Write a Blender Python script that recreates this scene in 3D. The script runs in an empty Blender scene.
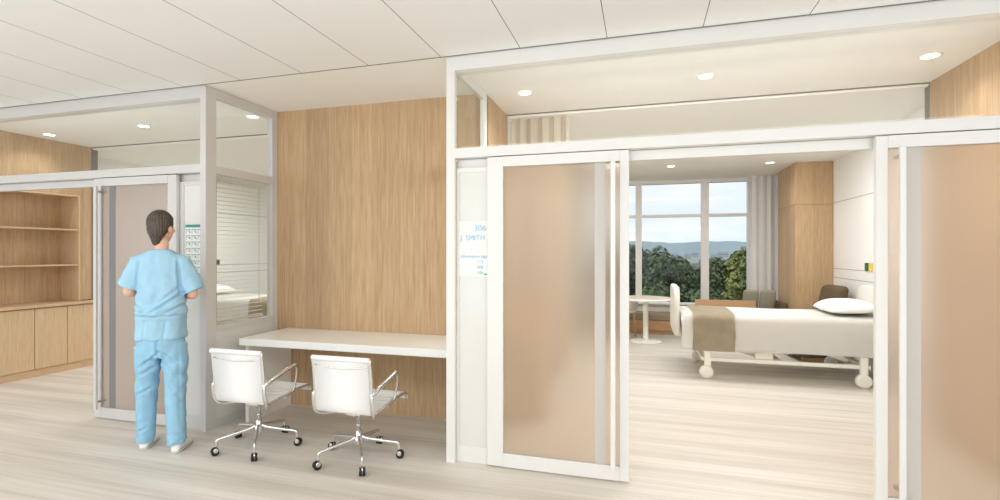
import bpy, bmesh, math, random
from mathutils import Vector, Matrix, noise

random.seed(7)
PI = math.pi
scn = bpy.context.scene
COL = scn.collection
V = Vector


# ------------------------------------------------------------------ materials
def lin(r, g, b):
    f = lambda c: (c / 255 / 12.92) if c / 255 <= 0.04045 else ((c / 255 + 0.055) / 1.055) ** 2.4
    return (f(r), f(g), f(b), 1.0)


def mat_base(name):
    m = bpy.data.materials.new(name)
    m.use_nodes = True
    nt = m.node_tree
    return m, nt, nt.nodes['Principled BSDF']


def plain(name, rgb, rough=0.5, metal=0.0, var=0.04, scale=6.0, emit=0.0, spec=0.5):
    """Principled colour with a faint procedural mottling."""
    m, nt, b = mat_base(name)
    tc = nt.nodes.new('ShaderNodeTexCoord')
    n = nt.nodes.new('ShaderNodeTexNoise')
    n.inputs['Scale'].default_value = scale
    n.inputs['Detail'].default_value = 3
    r = nt.nodes.new('ShaderNodeValToRGB')
    c = lin(*rgb)
    r.color_ramp.elements[0].position = 0.3
    r.color_ramp.elements[1].position = 0.7
    r.color_ramp.elements[0].color = tuple(x * (1 - var) for x in c[:3]) + (1,)
    r.color_ramp.elements[1].color = tuple(min(1, x * (1 + var)) for x in c[:3]) + (1,)
    nt.links.new(tc.outputs['Object'], n.inputs['Vector'])
    nt.links.new(n.outputs['Fac'], r.inputs['Fac'])
    nt.links.new(r.outputs['Color'], b.inputs['Base Color'])
    b.inputs['Roughness'].default_value = rough
    b.inputs['Metallic'].default_value = metal
    b.inputs['Specular IOR Level'].default_value = spec
    if emit:
        b.inputs['Emission Color'].default_value = c
        b.inputs['Emission Strength'].default_value = emit
    return m


def wood(name, dark, light, axis='Z', scale=1.0, rough=0.45, plank=0.0, coords='Object'):
    """Fine straight grain running along the given axis, with faint board-to-board tone steps."""
    m, nt, b = mat_base(name)
    N, L = nt.nodes.new, nt.links.new
    tc = N('ShaderNodeTexCoord')
    mp = N('ShaderNodeMapping')
    lo, hi = 0.9 * scale, 26 * scale
    sc = {'X': (lo, hi, hi), 'Y': (hi, lo, hi), 'Z': (hi, hi, lo)}[axis]
    mp.inputs['Scale'].default_value = sc
    L(tc.outputs[coords], mp.inputs['Vector'])
    n1 = N('ShaderNodeTexNoise')
    n1.inputs['Scale'].default_value = 1.6
    n1.inputs['Detail'].default_value = 6
    n1.inputs['Roughness'].default_value = 0.62
    L(mp.outputs['Vector'], n1.inputs['Vector'])
    mp2 = N('ShaderNodeMapping')
    lo, hi = 5 * scale, 95 * scale
    mp2.inputs['Scale'].default_value = {'X': (lo, hi, hi), 'Y': (hi, lo, hi), 'Z': (hi, hi, lo)}[axis]
    L(tc.outputs[coords], mp2.inputs['Vector'])
    n2 = N('ShaderNodeTexNoise')
    n2.inputs['Scale'].default_value = 1.0
    n2.inputs['Detail'].default_value = 3
    L(mp2.outputs['Vector'], n2.inputs['Vector'])
    av = N('ShaderNodeMix')
    av.inputs['Factor'].default_value = 0.55
    L(n1.outputs['Fac'], av.inputs['A'])
    L(n2.outputs['Fac'], av.inputs['B'])
    r = N('ShaderNodeValToRGB')
    r.color_ramp.elements[0].position = 0.3
    r.color_ramp.elements[0].color = lin(*dark)
    r.color_ramp.elements[1].position = 0.7
    r.color_ramp.elements[1].color = lin(*light)
    L(av.outputs['Result'], r.inputs['Fac'])
    out = r.outputs['Color']
    if plank:
        sx = N('ShaderNodeSeparateXYZ')
        L(tc.outputs[coords], sx.inputs['Vector'])
        ad = N('ShaderNodeMath')
        ad.operation = 'ADD'
        a, c = {'Z': ('X', 'Y'), 'X': ('Y', 'Z'), 'Y': ('X', 'Z')}[axis]
        L(sx.outputs[a], ad.inputs[0])
        L(sx.outputs[c], ad.inputs[1])
        dv = N('ShaderNodeMath')
        dv.operation = 'DIVIDE'
        dv.inputs[1].default_value = plank
        L(ad.outputs[0], dv.inputs[0])
        fl = N('ShaderNodeMath')
        fl.operation = 'FLOOR'
        L(dv.outputs[0], fl.inputs[0])
        wn = N('ShaderNodeTexWhiteNoise')
        wn.noise_dimensions = '1D'
        L(fl.outputs[0], wn.inputs['W'])
        mr = N('ShaderNodeMapRange')
        mr.inputs['To Min'].default_value = 0.90
        mr.inputs['To Max'].default_value = 1.06
        L(wn.outputs['Value'], mr.inputs['Value'])
        fr = N('ShaderNodeMath')
        fr.operation = 'FRACT'
        L(dv.outputs[0], fr.inputs[0])
        lt = N('ShaderNodeMath')
        lt.operation = 'LESS_THAN'
        lt.inputs[1].default_value = 0.012
        L(fr.outputs[0], lt.inputs[0])
        mm = N('ShaderNodeMath')
        mm.operation = 'MULTIPLY_ADD'
        mm.inputs[1].default_value = -0.22
        L(lt.outputs[0], mm.inputs[0])
        L(mr.outputs['Result'], mm.inputs[2])
        mx = N('ShaderNodeMix')
        mx.data_type = 'RGBA'
        mx.blend_type = 'MULTIPLY'
        mx.inputs['Factor'].default_value = 1.0
        L(out, mx.inputs['A'])
        L(mm.outputs[0], mx.inputs['B'])
        out = mx.outputs['Result']
    L(out, b.inputs['Base Color'])
    b.inputs['Roughness'].default_value = rough
    b.inputs['Specular IOR Level'].default_value = 0.3
    return m


def floor_mat():
    m, nt, b = mat_base('pale_wood_vinyl')
    N, L = nt.nodes.new, nt.links.new
    tc = N('ShaderNodeTexCoord')
    acc = None
    for sc, w in (((0.35, 7, 1), 0.62), ((0.9, 38, 1), 0.38)):
        mp = N('ShaderNodeMapping')
        mp.inputs['Scale'].default_value = sc
        L(tc.outputs['Object'], mp.inputs['Vector'])
        n = N('ShaderNodeTexNoise')
        n.inputs['Scale'].default_value = 1.0
        n.inputs['Detail'].default_value = 5
        L(mp.outputs['Vector'], n.inputs['Vector'])
        k = N('ShaderNodeMath')
        k.operation = 'MULTIPLY_ADD'
        k.inputs[1].default_value = w
        L(n.outputs['Fac'], k.inputs[0])
        if acc:
            L(acc.outputs[0], k.inputs[2])
        else:
            k.inputs[2].default_value = 0
        acc = k
    r = N('ShaderNodeValToRGB')
    e = r.color_ramp.elements
    e[0].position, e[0].color = 0.36, lin(199, 190, 178)
    e[1].position, e[1].color = 0.64, lin(228, 222, 212)
    L(acc.outputs[0], r.inputs['Fac'])
    L(r.outputs['Color'], b.inputs['Base Color'])
    b.inputs['Roughness'].default_value = 0.42
    b.inputs['Specular IOR Level'].default_value = 0.35
    return m


def ceiling_panel_mat():
    """White metal ceiling panels: straight dark joints every 0.543 m, one dark joint along the room edge."""
    m, nt, b = mat_base('ceiling_panels')
    N, L = nt.nodes.new, nt.links.new
    tc = N('ShaderNodeTexCoord')
    sx = N('ShaderNodeSeparateXYZ')
    L(tc.outputs['Object'], sx.inputs['Vector'])
    a = N('ShaderNodeMath'); a.operation = 'ADD'; a.inputs[1].default_value = 1.298 + 0.543 * 40
    L(sx.outputs['X'], a.inputs[0])
    d = N('ShaderNodeMath'); d.operation = 'DIVIDE'; d.inputs[1].default_value = 0.543
    L(a.outputs[0], d.inputs[0])
    f = N('ShaderNodeMath'); f.operation = 'FRACT'
    L(d.outputs[0], f.inputs[0])
    lt = N('ShaderNodeMath'); lt.operation = 'LESS_THAN'; lt.inputs[1].default_value = 0.009
    L(f.outputs[0], lt.inputs[0])
    g = N('ShaderNodeMath'); g.operation = 'GREATER_THAN'; g.inputs[1].default_value = 3.094
    L(sx.outputs['Y'], g.inputs[0])
    mx = N('ShaderNodeMath'); mx.operation = 'MAXIMUM'
    L(lt.outputs[0], mx.inputs[0]); L(g.outputs[0], mx.inputs[1])
    c = N('ShaderNodeMix'); c.data_type = 'RGBA'
    c.inputs['A'].default_value = lin(241, 240, 238)
    c.inputs['B'].default_value = lin(120, 116, 112)
    L(mx.outputs[0], c.inputs['Factor'])
    L(c.outputs['Result'], b.inputs['Base Color'])
    b.inputs['Roughness'].default_value = 0.6
    return m


def clear_glass(name, tint=(250, 252, 251), refl=0.06):
    m, nt, b = mat_base(name)
    nt.nodes.remove(b)
    N, L = nt.nodes.new, nt.links.new
    t = N('ShaderNodeBsdfTransparent'); t.inputs['Color'].default_value = lin(*tint)
    g = N('ShaderNodeBsdfGlossy'); g.inputs['Roughness'].default_value = 0.02
    mx = N('ShaderNodeMixShader'); mx.inputs['Fac'].default_value = refl
    L(t.outputs[0], mx.inputs[1]); L(g.outputs[0], mx.inputs[2])
    L(mx.outputs[0], nt.nodes['Material Output'].inputs['Surface'])
    return m


def frosted_glass(name, tint, rough=0.42, haze=(214, 200, 184), hz=0.35):
    """Etched glass: rough refraction, with a share of light scattered in the etched face."""
    m, nt, b = mat_base(name)
    N, L = nt.nodes.new, nt.links.new
    nt.nodes.remove(b)
    r = N('ShaderNodeBsdfRefraction')
    r.inputs['Color'].default_value = lin(*tint); r.inputs['Roughness'].default_value = rough; r.inputs['IOR'].default_value = 1.3
    tr = N('ShaderNodeBsdfTranslucent'); tr.inputs['Color'].default_value = lin(*haze)
    df = N('ShaderNodeBsdfDiffuse'); df.inputs['Color'].default_value = lin(*haze)
    m1 = N('ShaderNodeMixShader'); m1.inputs['Fac'].default_value = 0.5
    L(tr.outputs[0], m1.inputs[1]); L(df.outputs[0], m1.inputs[2])
    m2 = N('ShaderNodeMixShader'); m2.inputs['Fac'].default_value = hz
    L(r.outputs[0], m2.inputs[1]); L(m1.outputs[0], m2.inputs[2])
    L(m2.outputs[0], nt.nodes['Material Output'].inputs['Surface'])
    return m


def sheer(name, rgb, tr=0.5):
    m, nt, b = mat_base(name)
    N, L = nt.nodes.new, nt.links.new
    nt.nodes.remove(b)
    tc = N('ShaderNodeTexCoord')
    n = N('ShaderNodeTexNoise'); n.inputs['Scale'].default_value = 120
    L(tc.outputs['Object'], n.inputs['Vector'])
    r = N('ShaderNodeValToRGB'); c = lin(*rgb)
    r.color_ramp.elements[0].color = tuple(x * 0.95 for x in c[:3]) + (1,)
    r.color_ramp.elements[1].color = c
    L(n.outputs['Fac'], r.inputs['Fac'])
    t = N('ShaderNodeBsdfTranslucent'); d = N('ShaderNodeBsdfDiffuse')
    L(r.outputs['Color'], t.inputs['Color']); L(r.outputs['Color'], d.inputs['Color'])
    mx = N('ShaderNodeMixShader'); mx.inputs['Fac'].default_value = tr
    L(d.outputs[0], mx.inputs[1]); L(t.outputs[0], mx.inputs[2])
    L(mx.outputs[0], nt.nodes['Material Output'].inputs['Surface'])
    return m


def foliage_mat(name, dark, light, scale=0.9):
    m, nt, b = mat_base(name)
    N, L = nt.nodes.new, nt.links.new
    tc = N('ShaderNodeTexCoord')
    n = N('ShaderNodeTexNoise'); n.inputs['Scale'].default_value = scale; n.inputs['Detail'].default_value = 8
    n.inputs['Roughness'].default_value = 0.75
    L(tc.outputs['Object'], n.inputs['Vector'])
    r = N('ShaderNodeValToRGB'); e = r.color_ramp.elements
    e[0].position, e[0].color = 0.38, lin(*dark)
    e[1].position, e[1].color = 0.66, lin(*light)
    L(n.outputs['Fac'], r.inputs['Fac']); L(r.outputs['Color'], b.inputs['Base Color'])
    b.inputs['Roughness'].default_value = 0.8
    b.inputs['Specular IOR Level'].default_value = 0.1
    return m


def fabric(name, rgb, rough=0.9, scale=220, var=0.10, bump=0.0):
    m, nt, b = mat_base(name)
    N, L = nt.nodes.new, nt.links.new
    tc = N('ShaderNodeTexCoord')
    n = N('ShaderNodeTexNoise'); n.inputs['Scale'].default_value = scale; n.inputs['Detail'].default_value = 2
    n2 = N('ShaderNodeTexNoise'); n2.inputs['Scale'].default_value = 9; n2.inputs['Detail'].default_value = 3
    L(tc.outputs['Object'], n.inputs['Vector']); L(tc.outputs['Object'], n2.inputs['Vector'])
    ad = N('ShaderNodeMath'); ad.operation = 'ADD'
    L(n.outputs['Fac'], ad.inputs[0]); L(n2.outputs['Fac'], ad.inputs[1])
    hf = N('ShaderNodeMath'); hf.operation = 'MULTIPLY'; hf.inputs[1].default_value = 0.5
    L(ad.outputs[0], hf.inputs[0])
    r = N('ShaderNodeValToRGB'); c = lin(*rgb); e = r.color_ramp.elements
    e[0].position, e[0].color = 0.35, tuple(x * (1 - var) for x in c[:3]) + (1,)
    e[1].position, e[1].color = 0.65, tuple(min(1, x * (1 + var)) for x in c[:3]) + (1,)
    L(hf.outputs[0], r.inputs['Fac']); L(r.outputs['Color'], b.inputs['Base Color'])
    b.inputs['Roughness'].default_value = rough
    b.inputs['Specular IOR Level'].default_value = 0.15
    return m


M = dict(
    floor=floor_mat(),
    ceil=ceiling_panel_mat(),
    drywall=plain('white_drywall', (242, 240, 235), 0.8, var=0.012),
    wall=plain('warm_white_wall', (240, 236, 229), 0.75, var=0.012),
    panelwhite=plain('white_wall_panel', (241, 239, 235), 0.5, var=0.01),
    whiteglass=plain('white_backed_glass', (224, 223, 217), 0.18, var=0.008),
    frame=plain('pale_aluminium_frame', (212, 209, 206), 0.35, 0.0, var=0.012),
    frame_r=plain('white_aluminium_frame', (230, 228, 224), 0.35, 0.0, var=0.01),
    shadowgap=plain('dark_reveal', (128, 120, 112), 0.6),
    oak=wood('oak_veneer', (175, 142, 105), (208, 178, 142), 'Z', 1.0, 0.5, plank=0.235),
    oak2=wood('oak_cabinet', (194, 164, 128), (222, 195, 161), 'Z', 1.3, 0.5),
    oakx=wood('oak_edge', (192, 160, 124), (218, 190, 156), 'Y', 1.3, 0.5),
    oakh=wood('oak_horizontal', (172, 134, 98), (202, 166, 128), 'X', 1.3, 0.5),
    palewood=wood('pale_oak', (206, 184, 160), (226, 208, 186), 'X', 1.3, 0.4),
    desk=plain('white_laminate', (245, 245, 240), 0.3, var=0.008),
    chrome=plain('polished_aluminium', (232, 231, 229), 0.16, 1.0, var=0.01),
    leather=plain('white_chair_mesh', (241, 239, 237), 0.55, var=0.012, scale=40),
    black=plain('black_rubber', (28, 26, 25), 0.6),
    frost=frosted_glass('frosted_glass_warm', (247, 241, 234), 0.36, (236, 226, 213), 0.26),
    frost_l=frosted_glass('frosted_glass_grey', (243, 239, 237), 0.45, (224, 215, 208), 0.4),
    reflectband_l=frosted_glass('painted_reflection_band_grey', (226, 228, 232), 0.5, (186, 186, 188), 0.8),  # greyer copy for the painted reflection strip on the left door
    frostband=frosted_glass('painted_reflection_band', (246, 246, 246), 0.5, (240, 239, 236), 0.85),  # pale strip colour imitating a reflection on the door panes
    glass=clear_glass('clear_glass', (250, 251, 250), 0.035),
    winglass=clear_glass('window_glass', (251, 253, 254), 0.008),
    blind=plain('cream_blind', (236, 230, 221), 0.6, var=0.01),
    steel=plain('brushed_steel', (210, 208, 205), 0.3, 0.9),
    lamp=plain('lit_lens', (255, 248, 236), 0.4, emit=9.0, var=0.0),
    lamprim=plain('downlight_rim', (245, 243, 238), 0.4, var=0.0),
    bedplastic=plain('bed_plastic', (233, 231, 222), 0.45, var=0.01),
    bedwheel=plain('bed_wheel', (232, 230, 222), 0.45, var=0.01),
    sheet=fabric('white_cotton', (247, 245, 240), 0.9, var=0.015),
    throw=fabric('taupe_wool', (200, 186, 162), 0.95, 260, 0.14),
    taupe=fabric('taupe_cushion', (150, 133, 112), 0.9, 120, 0.08),
    sage=fabric('sage_cushion', (162, 160, 142), 0.9, 120, 0.07),
    brown=fabric('brown_upholstery', (104, 86, 66), 0.8, 120, 0.08),
    curtain=sheer('pale_curtain', (252, 250, 247), 0.3),
    curtain2=sheer('cream_curtain', (226, 214, 198), 0.15),
    green=plain('green_outlet', (20, 92, 52), 0.4),
    yellow=plain('yellow_outlet', (226, 196, 60), 0.4),
    red=plain('red_outlet', (206, 70, 70), 0.4),
    plate=plain('white_plate', (240, 238, 234), 0.4, var=0.01),
    rail=plain('grey_joint', (168, 162, 154), 0.6),
    paper=plain('white_paper', (236, 236, 232), 0.8, var=0.01),
    teal=plain('teal_print', (70, 150, 142), 0.7),
    tealgrey=plain('grey_teal_print', (132, 168, 162), 0.7),
    ink=plain('dark_ink', (70, 84, 84), 0.7),
    skyblue=plain('light_blue_print', (150, 198, 232), 0.6, var=0.0),
    greenmark=plain('green_print', (120, 185, 70), 0.6, var=0.0),
    skin=plain('skin', (226, 178, 156), 0.55, var=0.04, scale=14),
    hair=plain('dark_brown_hair', (80, 68, 60), 0.55, var=0.35, scale=38),
    scrub=fabric('blue_scrub_cotton', (164, 203, 224), 0.9, 320, 0.05),
    scrubp=fabric('blue_scrub_trousers', (152, 196, 221), 0.9, 320, 0.06),
    shoe=plain('white_shoe', (242, 241, 238), 0.5, var=0.01),
    sole=plain('shoe_sole', (205, 203, 198), 0.7),
    bark=plain('bark', (84, 74, 62), 0.9, var=0.2),
    fol1=foliage_mat('dark_foliage', (62, 76, 56), (124, 136, 100)),
    fol2=foliage_mat('grey_green_foliage', (76, 88, 72), (142, 150, 124)),
    fol3=foliage_mat('yellow_green_foliage', (82, 94, 52), (180, 182, 116)),
    lawn=foliage_mat('far_ground', (72, 84, 66), (120, 128, 108), 0.05),
    hill=plain('hazy_hill', (142, 156, 162), 1.0, var=0.08, scale=0.02),  # distance haze is mixed into this colour
    bldg=plain('hazy_pale_render', (190, 194, 196), 0.9),  # wall and roof colours of the far houses carry painted haze
    bldgroof=plain('hazy_slate_roof', (128, 140, 150), 0.9),
)


# ------------------------------------------------------------------ mesh helpers
def new():
    return bmesh.new()


def box(bm, x0, x1, y0, y1, z0, z1, bev=0.0, seg=2):
    r = bmesh.ops.create_cube(bm, size=1)
    vs = r['verts']
    for v in vs:
        v.co = V(((x0 + x1) / 2 + v.co.x * (x1 - x0), (y0 + y1) / 2 + v.co.y * (y1 - y0), (z0 + z1) / 2 + v.co.z * (z1 - z0)))
    if bev:
        es = list({e for v in vs for e in v.link_edges})
        bmesh.ops.bevel(bm, geom=es, offset=bev, segments=seg, profile=0.5, affect='EDGES', clamp_overlap=True)
    return bm


def mkbox(*a, **k):
    return box(new(), *a, **k)


def frames(pts, closed=False):
    """Parallel-transport frames along a polyline."""
    n = len(pts)
    T = []
    for i in range(n):
        a = pts[i - 1] if i > 0 else pts[i]
        b = pts[i + 1] if i < n - 1 else pts[i]
        T.append((b - a).normalized())
    up = V((0, 0, 1)) if abs(T[0].z) < 0.9 else V((1, 0, 0))
    u = (up - T[0] * up.dot(T[0])).normalized()
    out = []
    for t in T:
        u = (u - t * u.dot(t))
        u = u.normalized() if u.length > 1e-6 else t.orthogonal().normalized()
        out.append((t, u, t.cross(u)))
    return out


def tube(bm, pts, r, n=12, cap=True, sy=1.0):
    """Swept round (or flattened: sy) bar; r a number or one per point."""
    pts = [V(p) for p in pts]
    rs = r if isinstance(r, (list, tuple)) else [r] * len(pts)
    rings = []
    for p, rr, (t, u, w) in zip(pts, rs, frames(pts)):
        rings.append([bm.verts.new(p + u * (rr * math.cos(2 * PI * k / n)) * 1.0 + w * (rr * sy * math.sin(2 * PI * k / n))) for k in range(n)])
    for a, b in zip(rings, rings[1:]):
        for k in range(n):
            f = bm.faces.new((a[k], a[(k + 1) % n], b[(k + 1) % n], b[k]))
            f.smooth = True
    if cap:
        bm.faces.new(rings[0][::-1])
        bm.faces.new(rings[-1])
    return bm


def smooth_path(ctrl, n=6):
    """Catmull-Rom through the control points."""
    c = [V(p) for p in ctrl]
    c = [c[0] * 2 - c[1]] + c + [c[-1] * 2 - c[-2]]
    out = []
    for i in range(1, len(c) - 2):
        for k in range(n):
            t = k / n
            a, b, d, e = c[i - 1], c[i], c[i + 1], c[i + 2]
            out.append(0.5 * ((2 * b) + (d - a) * t + (2 * a - 5 * b + 4 * d - e) * t * t + (3 * b - a - 3 * d + e) * t ** 3))
    out.append(c[-2])
    return out


def lathe(bm, prof, n=24, at=(0, 0, 0), axis='Z', cap=True):
    at = V(at)
    rings = []
    for r, h in prof:
        ring = []
        for k in range(n):
            a = 2 * PI * k / n
            p = V((r * math.cos(a), r * math.sin(a), h))
            if axis == 'X':
                p = V((h, r * math.cos(a), r * math.sin(a)))
            elif axis == 'Y':
                p = V((r * math.sin(a), h, r * math.cos(a)))
            ring.append(bm.verts.new(at + p))
        rings.append(ring)
    for a, b in zip(rings, rings[1:]):
        for k in range(n):
            f = bm.faces.new((a[k], a[(k + 1) % n], b[(k + 1) % n], b[k]))
            f.smooth = True
    if cap:
        bm.faces.new(rings[0][::-1])
        bm.faces.new(rings[-1])
    return bm


def loft(bm, rings, cap=True):
    vr = [[bm.verts.new(p) for p in ring] for ring in rings]
    n = len(vr[0])
    for a, b in zip(vr, vr[1:]):
        for k in range(n):
            f = bm.faces.new((a[k], a[(k + 1) % n], b[(k + 1) % n], b[k]))
            f.smooth = True
    if cap:
        bm.faces.new(vr[0][::-1])
        bm.faces.new(vr[-1])
    return bm


def ellipse(cx, cy, z, rx, ry, n=28, p=2.0):
    out = []
    for k in range(n):
        a = 2 * PI * k / n
        c, s = math.cos(a), math.sin(a)
        out.append(V((cx + rx * math.copysign(abs(c) ** (2 / p), c), cy + ry * math.copysign(abs(s) ** (2 / p), s), z)))
    return out


def strip(bm, prof, x0, x1, th):
    """A sheet of thickness th following a (y, z) profile, extruded from x0 to x1."""
    pts = [V((0, y, z)) for y, z in prof]
    nr = []
    for i in range(len(pts)):
        a, b = pts[max(0, i - 1)], pts[min(len(pts) - 1, i + 1)]
        t = (b - a).normalized()
        nr.append(V((0, -t.z, t.y)))
    loop = [p + n * th / 2 for p, n in zip(pts, nr)] + [p - n * th / 2 for p, n in reversed(list(zip(pts, nr)))]
    A = [bm.verts.new((x0, p.y, p.z)) for p in loop]
    B = [bm.verts.new((x1, p.y, p.z)) for p in loop]
    n = len(loop)
    for k in range(n):
        f = bm.faces.new((A[k], A[(k + 1) % n], B[(k + 1) % n], B[k]))
        f.smooth = True
    m = len(pts)
    for k in range(m - 1):
        bm.faces.new((A[k], A[k + 1], A[n - 2 - k], A[n - 1 - k]))
        bm.faces.new((B[k + 1], B[k], B[n - 1 - k], B[n - 2 - k]))
    return bm


def obj(name, bm, m, parent=None, smooth=None):
    bmesh.ops.recalc_face_normals(bm, faces=bm.faces)
    me = bpy.data.meshes.new(name)
    bm.to_mesh(me)
    bm.free()
    me.materials.append(M[m] if isinstance(m, str) else m)
    if smooth is not None:
        for p in me.polygons:
            p.use_smooth = smooth
    o = bpy.data.objects.new(name, me)
    COL.objects.link(o)
    o.parent = parent
    return o


def meshobj(name, me, m, parent=None):
    me.materials.clear()
    me.materials.append(M[m])
    o = bpy.data.objects.new(name, me)
    COL.objects.link(o)
    o.parent = parent
    return o


def tag(o, label, cat, group=None, kind=None):
    o['label'] = label
    o['category'] = cat
    if group:
        o['group'] = group
    if kind:
        o['kind'] = kind
    return o


def thing(name, label, cat, loc=(0, 0, 0), rz=0.0, group=None):
    o = bpy.data.objects.new(name, None)
    COL.objects.link(o)
    o.location = loc
    o.rotation_euler = (0, 0, rz)
    o.empty_display_size = 0.1
    return tag(o, label, cat, group)


def struct(name, bm, m, label=None, cat=None):
    o = obj(name, bm, m)
    o['kind'] = 'structure'
    if label:
        tag(o, label, cat)
    return o


def sroot(name, label, cat):
    o = bpy.data.objects.new(name, None)
    COL.objects.link(o)
    tag(o, label, cat, kind='structure')
    return o


def dup(root, loc, rz, label, group=None):
    r = root.copy()
    COL.objects.link(r)
    r.location = loc
    r.rotation_euler = (0, 0, rz)
    r['label'] = label
    if group:
        r['group'] = group
    for ch in list(root.children):
        c = ch.copy()
        COL.objects.link(c)
        c.parent = r
        for g in list(ch.children):
            d = g.copy()
            COL.objects.link(d)
            d.parent = c
    return r


def text_bm(bm, s, x, y, z, size, align='LEFT', depth=0.0012, bold=0.0):
    """Flat lettering on a plane facing -Y, baseline starting at (x, y, z)."""
    cu = bpy.data.curves.new('lettering', 'FONT')
    cu.body = s
    cu.size = size
    cu.align_x = align
    cu.extrude = depth
    cu.offset = bold
    o = bpy.data.objects.new('lettering', cu)
    COL.objects.link(o)
    dg = bpy.context.evaluated_depsgraph_get()
    me = bpy.data.meshes.new_from_object(o.evaluated_get(dg))
    me.transform(Matrix.Translation((x, y, z)) @ Matrix.Rotation(PI / 2, 4, 'X'))
    bm.from_mesh(me)
    bpy.data.objects.remove(o)
    bpy.data.curves.remove(cu)
    bpy.data.meshes.remove(me)
    return bm


def blend_mesh(bm, voxel, smooth_it, fn=None, fac=0.5):
    """Fuse overlapping closed shapes into one continuous skin, relax it, then move each vertex by fn(co)."""
    me = bpy.data.meshes.new('tmp')
    bmesh.ops.recalc_face_normals(bm, faces=bm.faces)
    bm.to_mesh(me)
    bm.free()
    o = bpy.data.objects.new('tmp', me)
    COL.objects.link(o)
    md = o.modifiers.new('r', 'REMESH')
    md.mode = 'VOXEL'
    md.voxel_size = voxel
    ms = o.modifiers.new('s', 'SMOOTH')
    ms.factor = fac
    ms.iterations = smooth_it
    dg = bpy.context.evaluated_depsgraph_get()
    res = bpy.data.meshes.new_from_object(o.evaluated_get(dg))
    bpy.data.objects.remove(o)
    bpy.data.meshes.remove(me)
    if fn:
        res.update()
        nrm = [v.normal.copy() for v in res.vertices]
        for v, n in zip(res.vertices, nrm):
            v.co = v.co + n * fn(v.co, n)
    for p in res.polygons:
        p.use_smooth = True
    res.update()
    return res


def capsule(bm, p, q, r1, r2, n=14, flat=1.0):
    p, q = V(p), V(q)
    d = (q - p).normalized()
    pts, rs = [], []
    for k in range(5):
        a = PI / 2 * (1 - k / 4)
        pts.append(p - d * (r1 * math.sin(a)))
        rs.append(max(r1 * math.cos(a), r1 * 0.04))
    for k in range(1, 5):
        t = k / 5
        pts.append(p.lerp(q, t))
        rs.append(r1 + (r2 - r1) * t)
    for k in range(5):
        a = PI / 2 * k / 4
        pts.append(q + d * (r2 * math.sin(a)))
        rs.append(max(r2 * math.cos(a), r2 * 0.04))
    return tube(bm, pts, rs, n, True, flat)


def ball(bm, c, rx, ry, rz, n=20):
    r = bmesh.ops.create_uvsphere(bm, u_segments=n, v_segments=n // 2 + 2, radius=1)
    for v in r['verts']:
        v.co = V((c[0] + v.co.x * rx, c[1] + v.co.y * ry, c[2] + v.co.z * rz))
        for f in v.link_faces:
            f.smooth = True
    return bm


# ------------------------------------------------------------------ dimensions (metres; x right, y into the rooms, z up)
YP = 3.11          # front plane of the glazed partitions
CZ = 2.70          # ceiling
CZ2 = 2.675        # ceiling over the beds
YS = 4.60          # ceiling step
YW = 9.40          # window wall
LX0, LX1 = -6.60, -3.27     # left room, entrance zone
RX0, RX1 = -1.24, 2.11      # right room, entrance zone
HW = 2.56                   # right headwall
HWL = -7.07                 # left headwall

# ------------------------------------------------------------------ floor, ceilings
struct('floor', mkbox(-11, 7, -3.5, YW + 0.1, -0.08, 0), 'floor', 'pale streaked wood floor running through corridor and rooms', 'floor')
struct('ceiling', mkbox(-11, 7, -3.5, 3.108, CZ, CZ + 0.08), 'ceil', 'white corridor ceiling of long panels with thin dark joints', 'ceiling')
b = new()
box(b, LX0 - 0.6, LX1, 3.108, YS, CZ, CZ + 0.06)
box(b, HWL - 0.1, LX1, YS, YW, CZ2, CZ2 + 0.06)
box(b, LX0 - 0.6, LX1, YS - 0.012, YS, CZ2 + 0.012, CZ)
struct('ceiling', b, 'drywall', 'plain white ceiling of the left patient room', 'ceiling')
struct('ceiling', mkbox(LX1, RX0, 3.108, 3.97, CZ, CZ + 0.06), 'drywall', 'plain white ceiling over the desk alcove', 'ceiling')
b = new()
box(b, RX0, RX1 + 0.6, 3.108, YS, CZ, CZ + 0.06)
box(b, RX0, HW + 0.1, YS, YW, CZ2, CZ2 + 0.06)
box(b, RX0, RX1 + 0.6, YS - 0.012, YS, CZ2 + 0.012, CZ)
struct('ceiling', b, 'drywall', 'plain white ceiling of the right patient room', 'ceiling')

b = new()
box(b, LX0, LX1, YS - 0.018, YS - 0.0125, CZ - 0.010, CZ)
struct('trim_11', b, 'shadowgap', 'thin dark joint line across the ceiling of the left room', 'trim')
struct('trim_12', mkbox(RX0, RX1, YS - 0.018, YS - 0.0125, CZ - 0.010, CZ), 'shadowgap', 'thin dark joint line across the ceiling of the right room', 'trim')

# ------------------------------------------------------------------ walls
struct('wall_back', mkbox(LX1 + 0.0, RX0, 3.90, 3.97, 0, CZ), 'oak', 'oak panelled back wall of the desk alcove', 'wall')
# left room
b = new()
box(b, LX0 - 0.06, LX0, YP, YS - 0.02, 2.09, CZ)
box(b, LX0 - 0.06, LX0, 4.46, YS - 0.02, 0.815, 2.09)
struct('wall_left', b, 'oak', 'oak panelled upper left wall of the left room above the shelves', 'wall')
struct('trim_1', mkbox(LX0 - 0.06, LX0, YS - 0.02, YS + 0.06, 0, CZ), 'shadowgap', 'dark vertical reveal at the end of the left oak wall', 'trim')
b = new()
box(b, HWL - 0.1, HWL, YS + 0.06, YW, 0, CZ2)
box(b, HWL - 0.1, LX0 - 0.06, YS + 0.04, YS + 0.06, 0, CZ)
struct('wall_left', b, 'wall', 'white headwall of the left room beyond the oak', 'wall')
struct('wall_left', mkbox(-7.06, -7.0, YP, YS + 0.03, 0, CZ), 'wall')
b = new()
for z in (1.045, 1.17, 2.08):
    box(b, HWL, HWL + 0.003, YS + 0.1, 9.0, z, z + 0.007)
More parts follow.
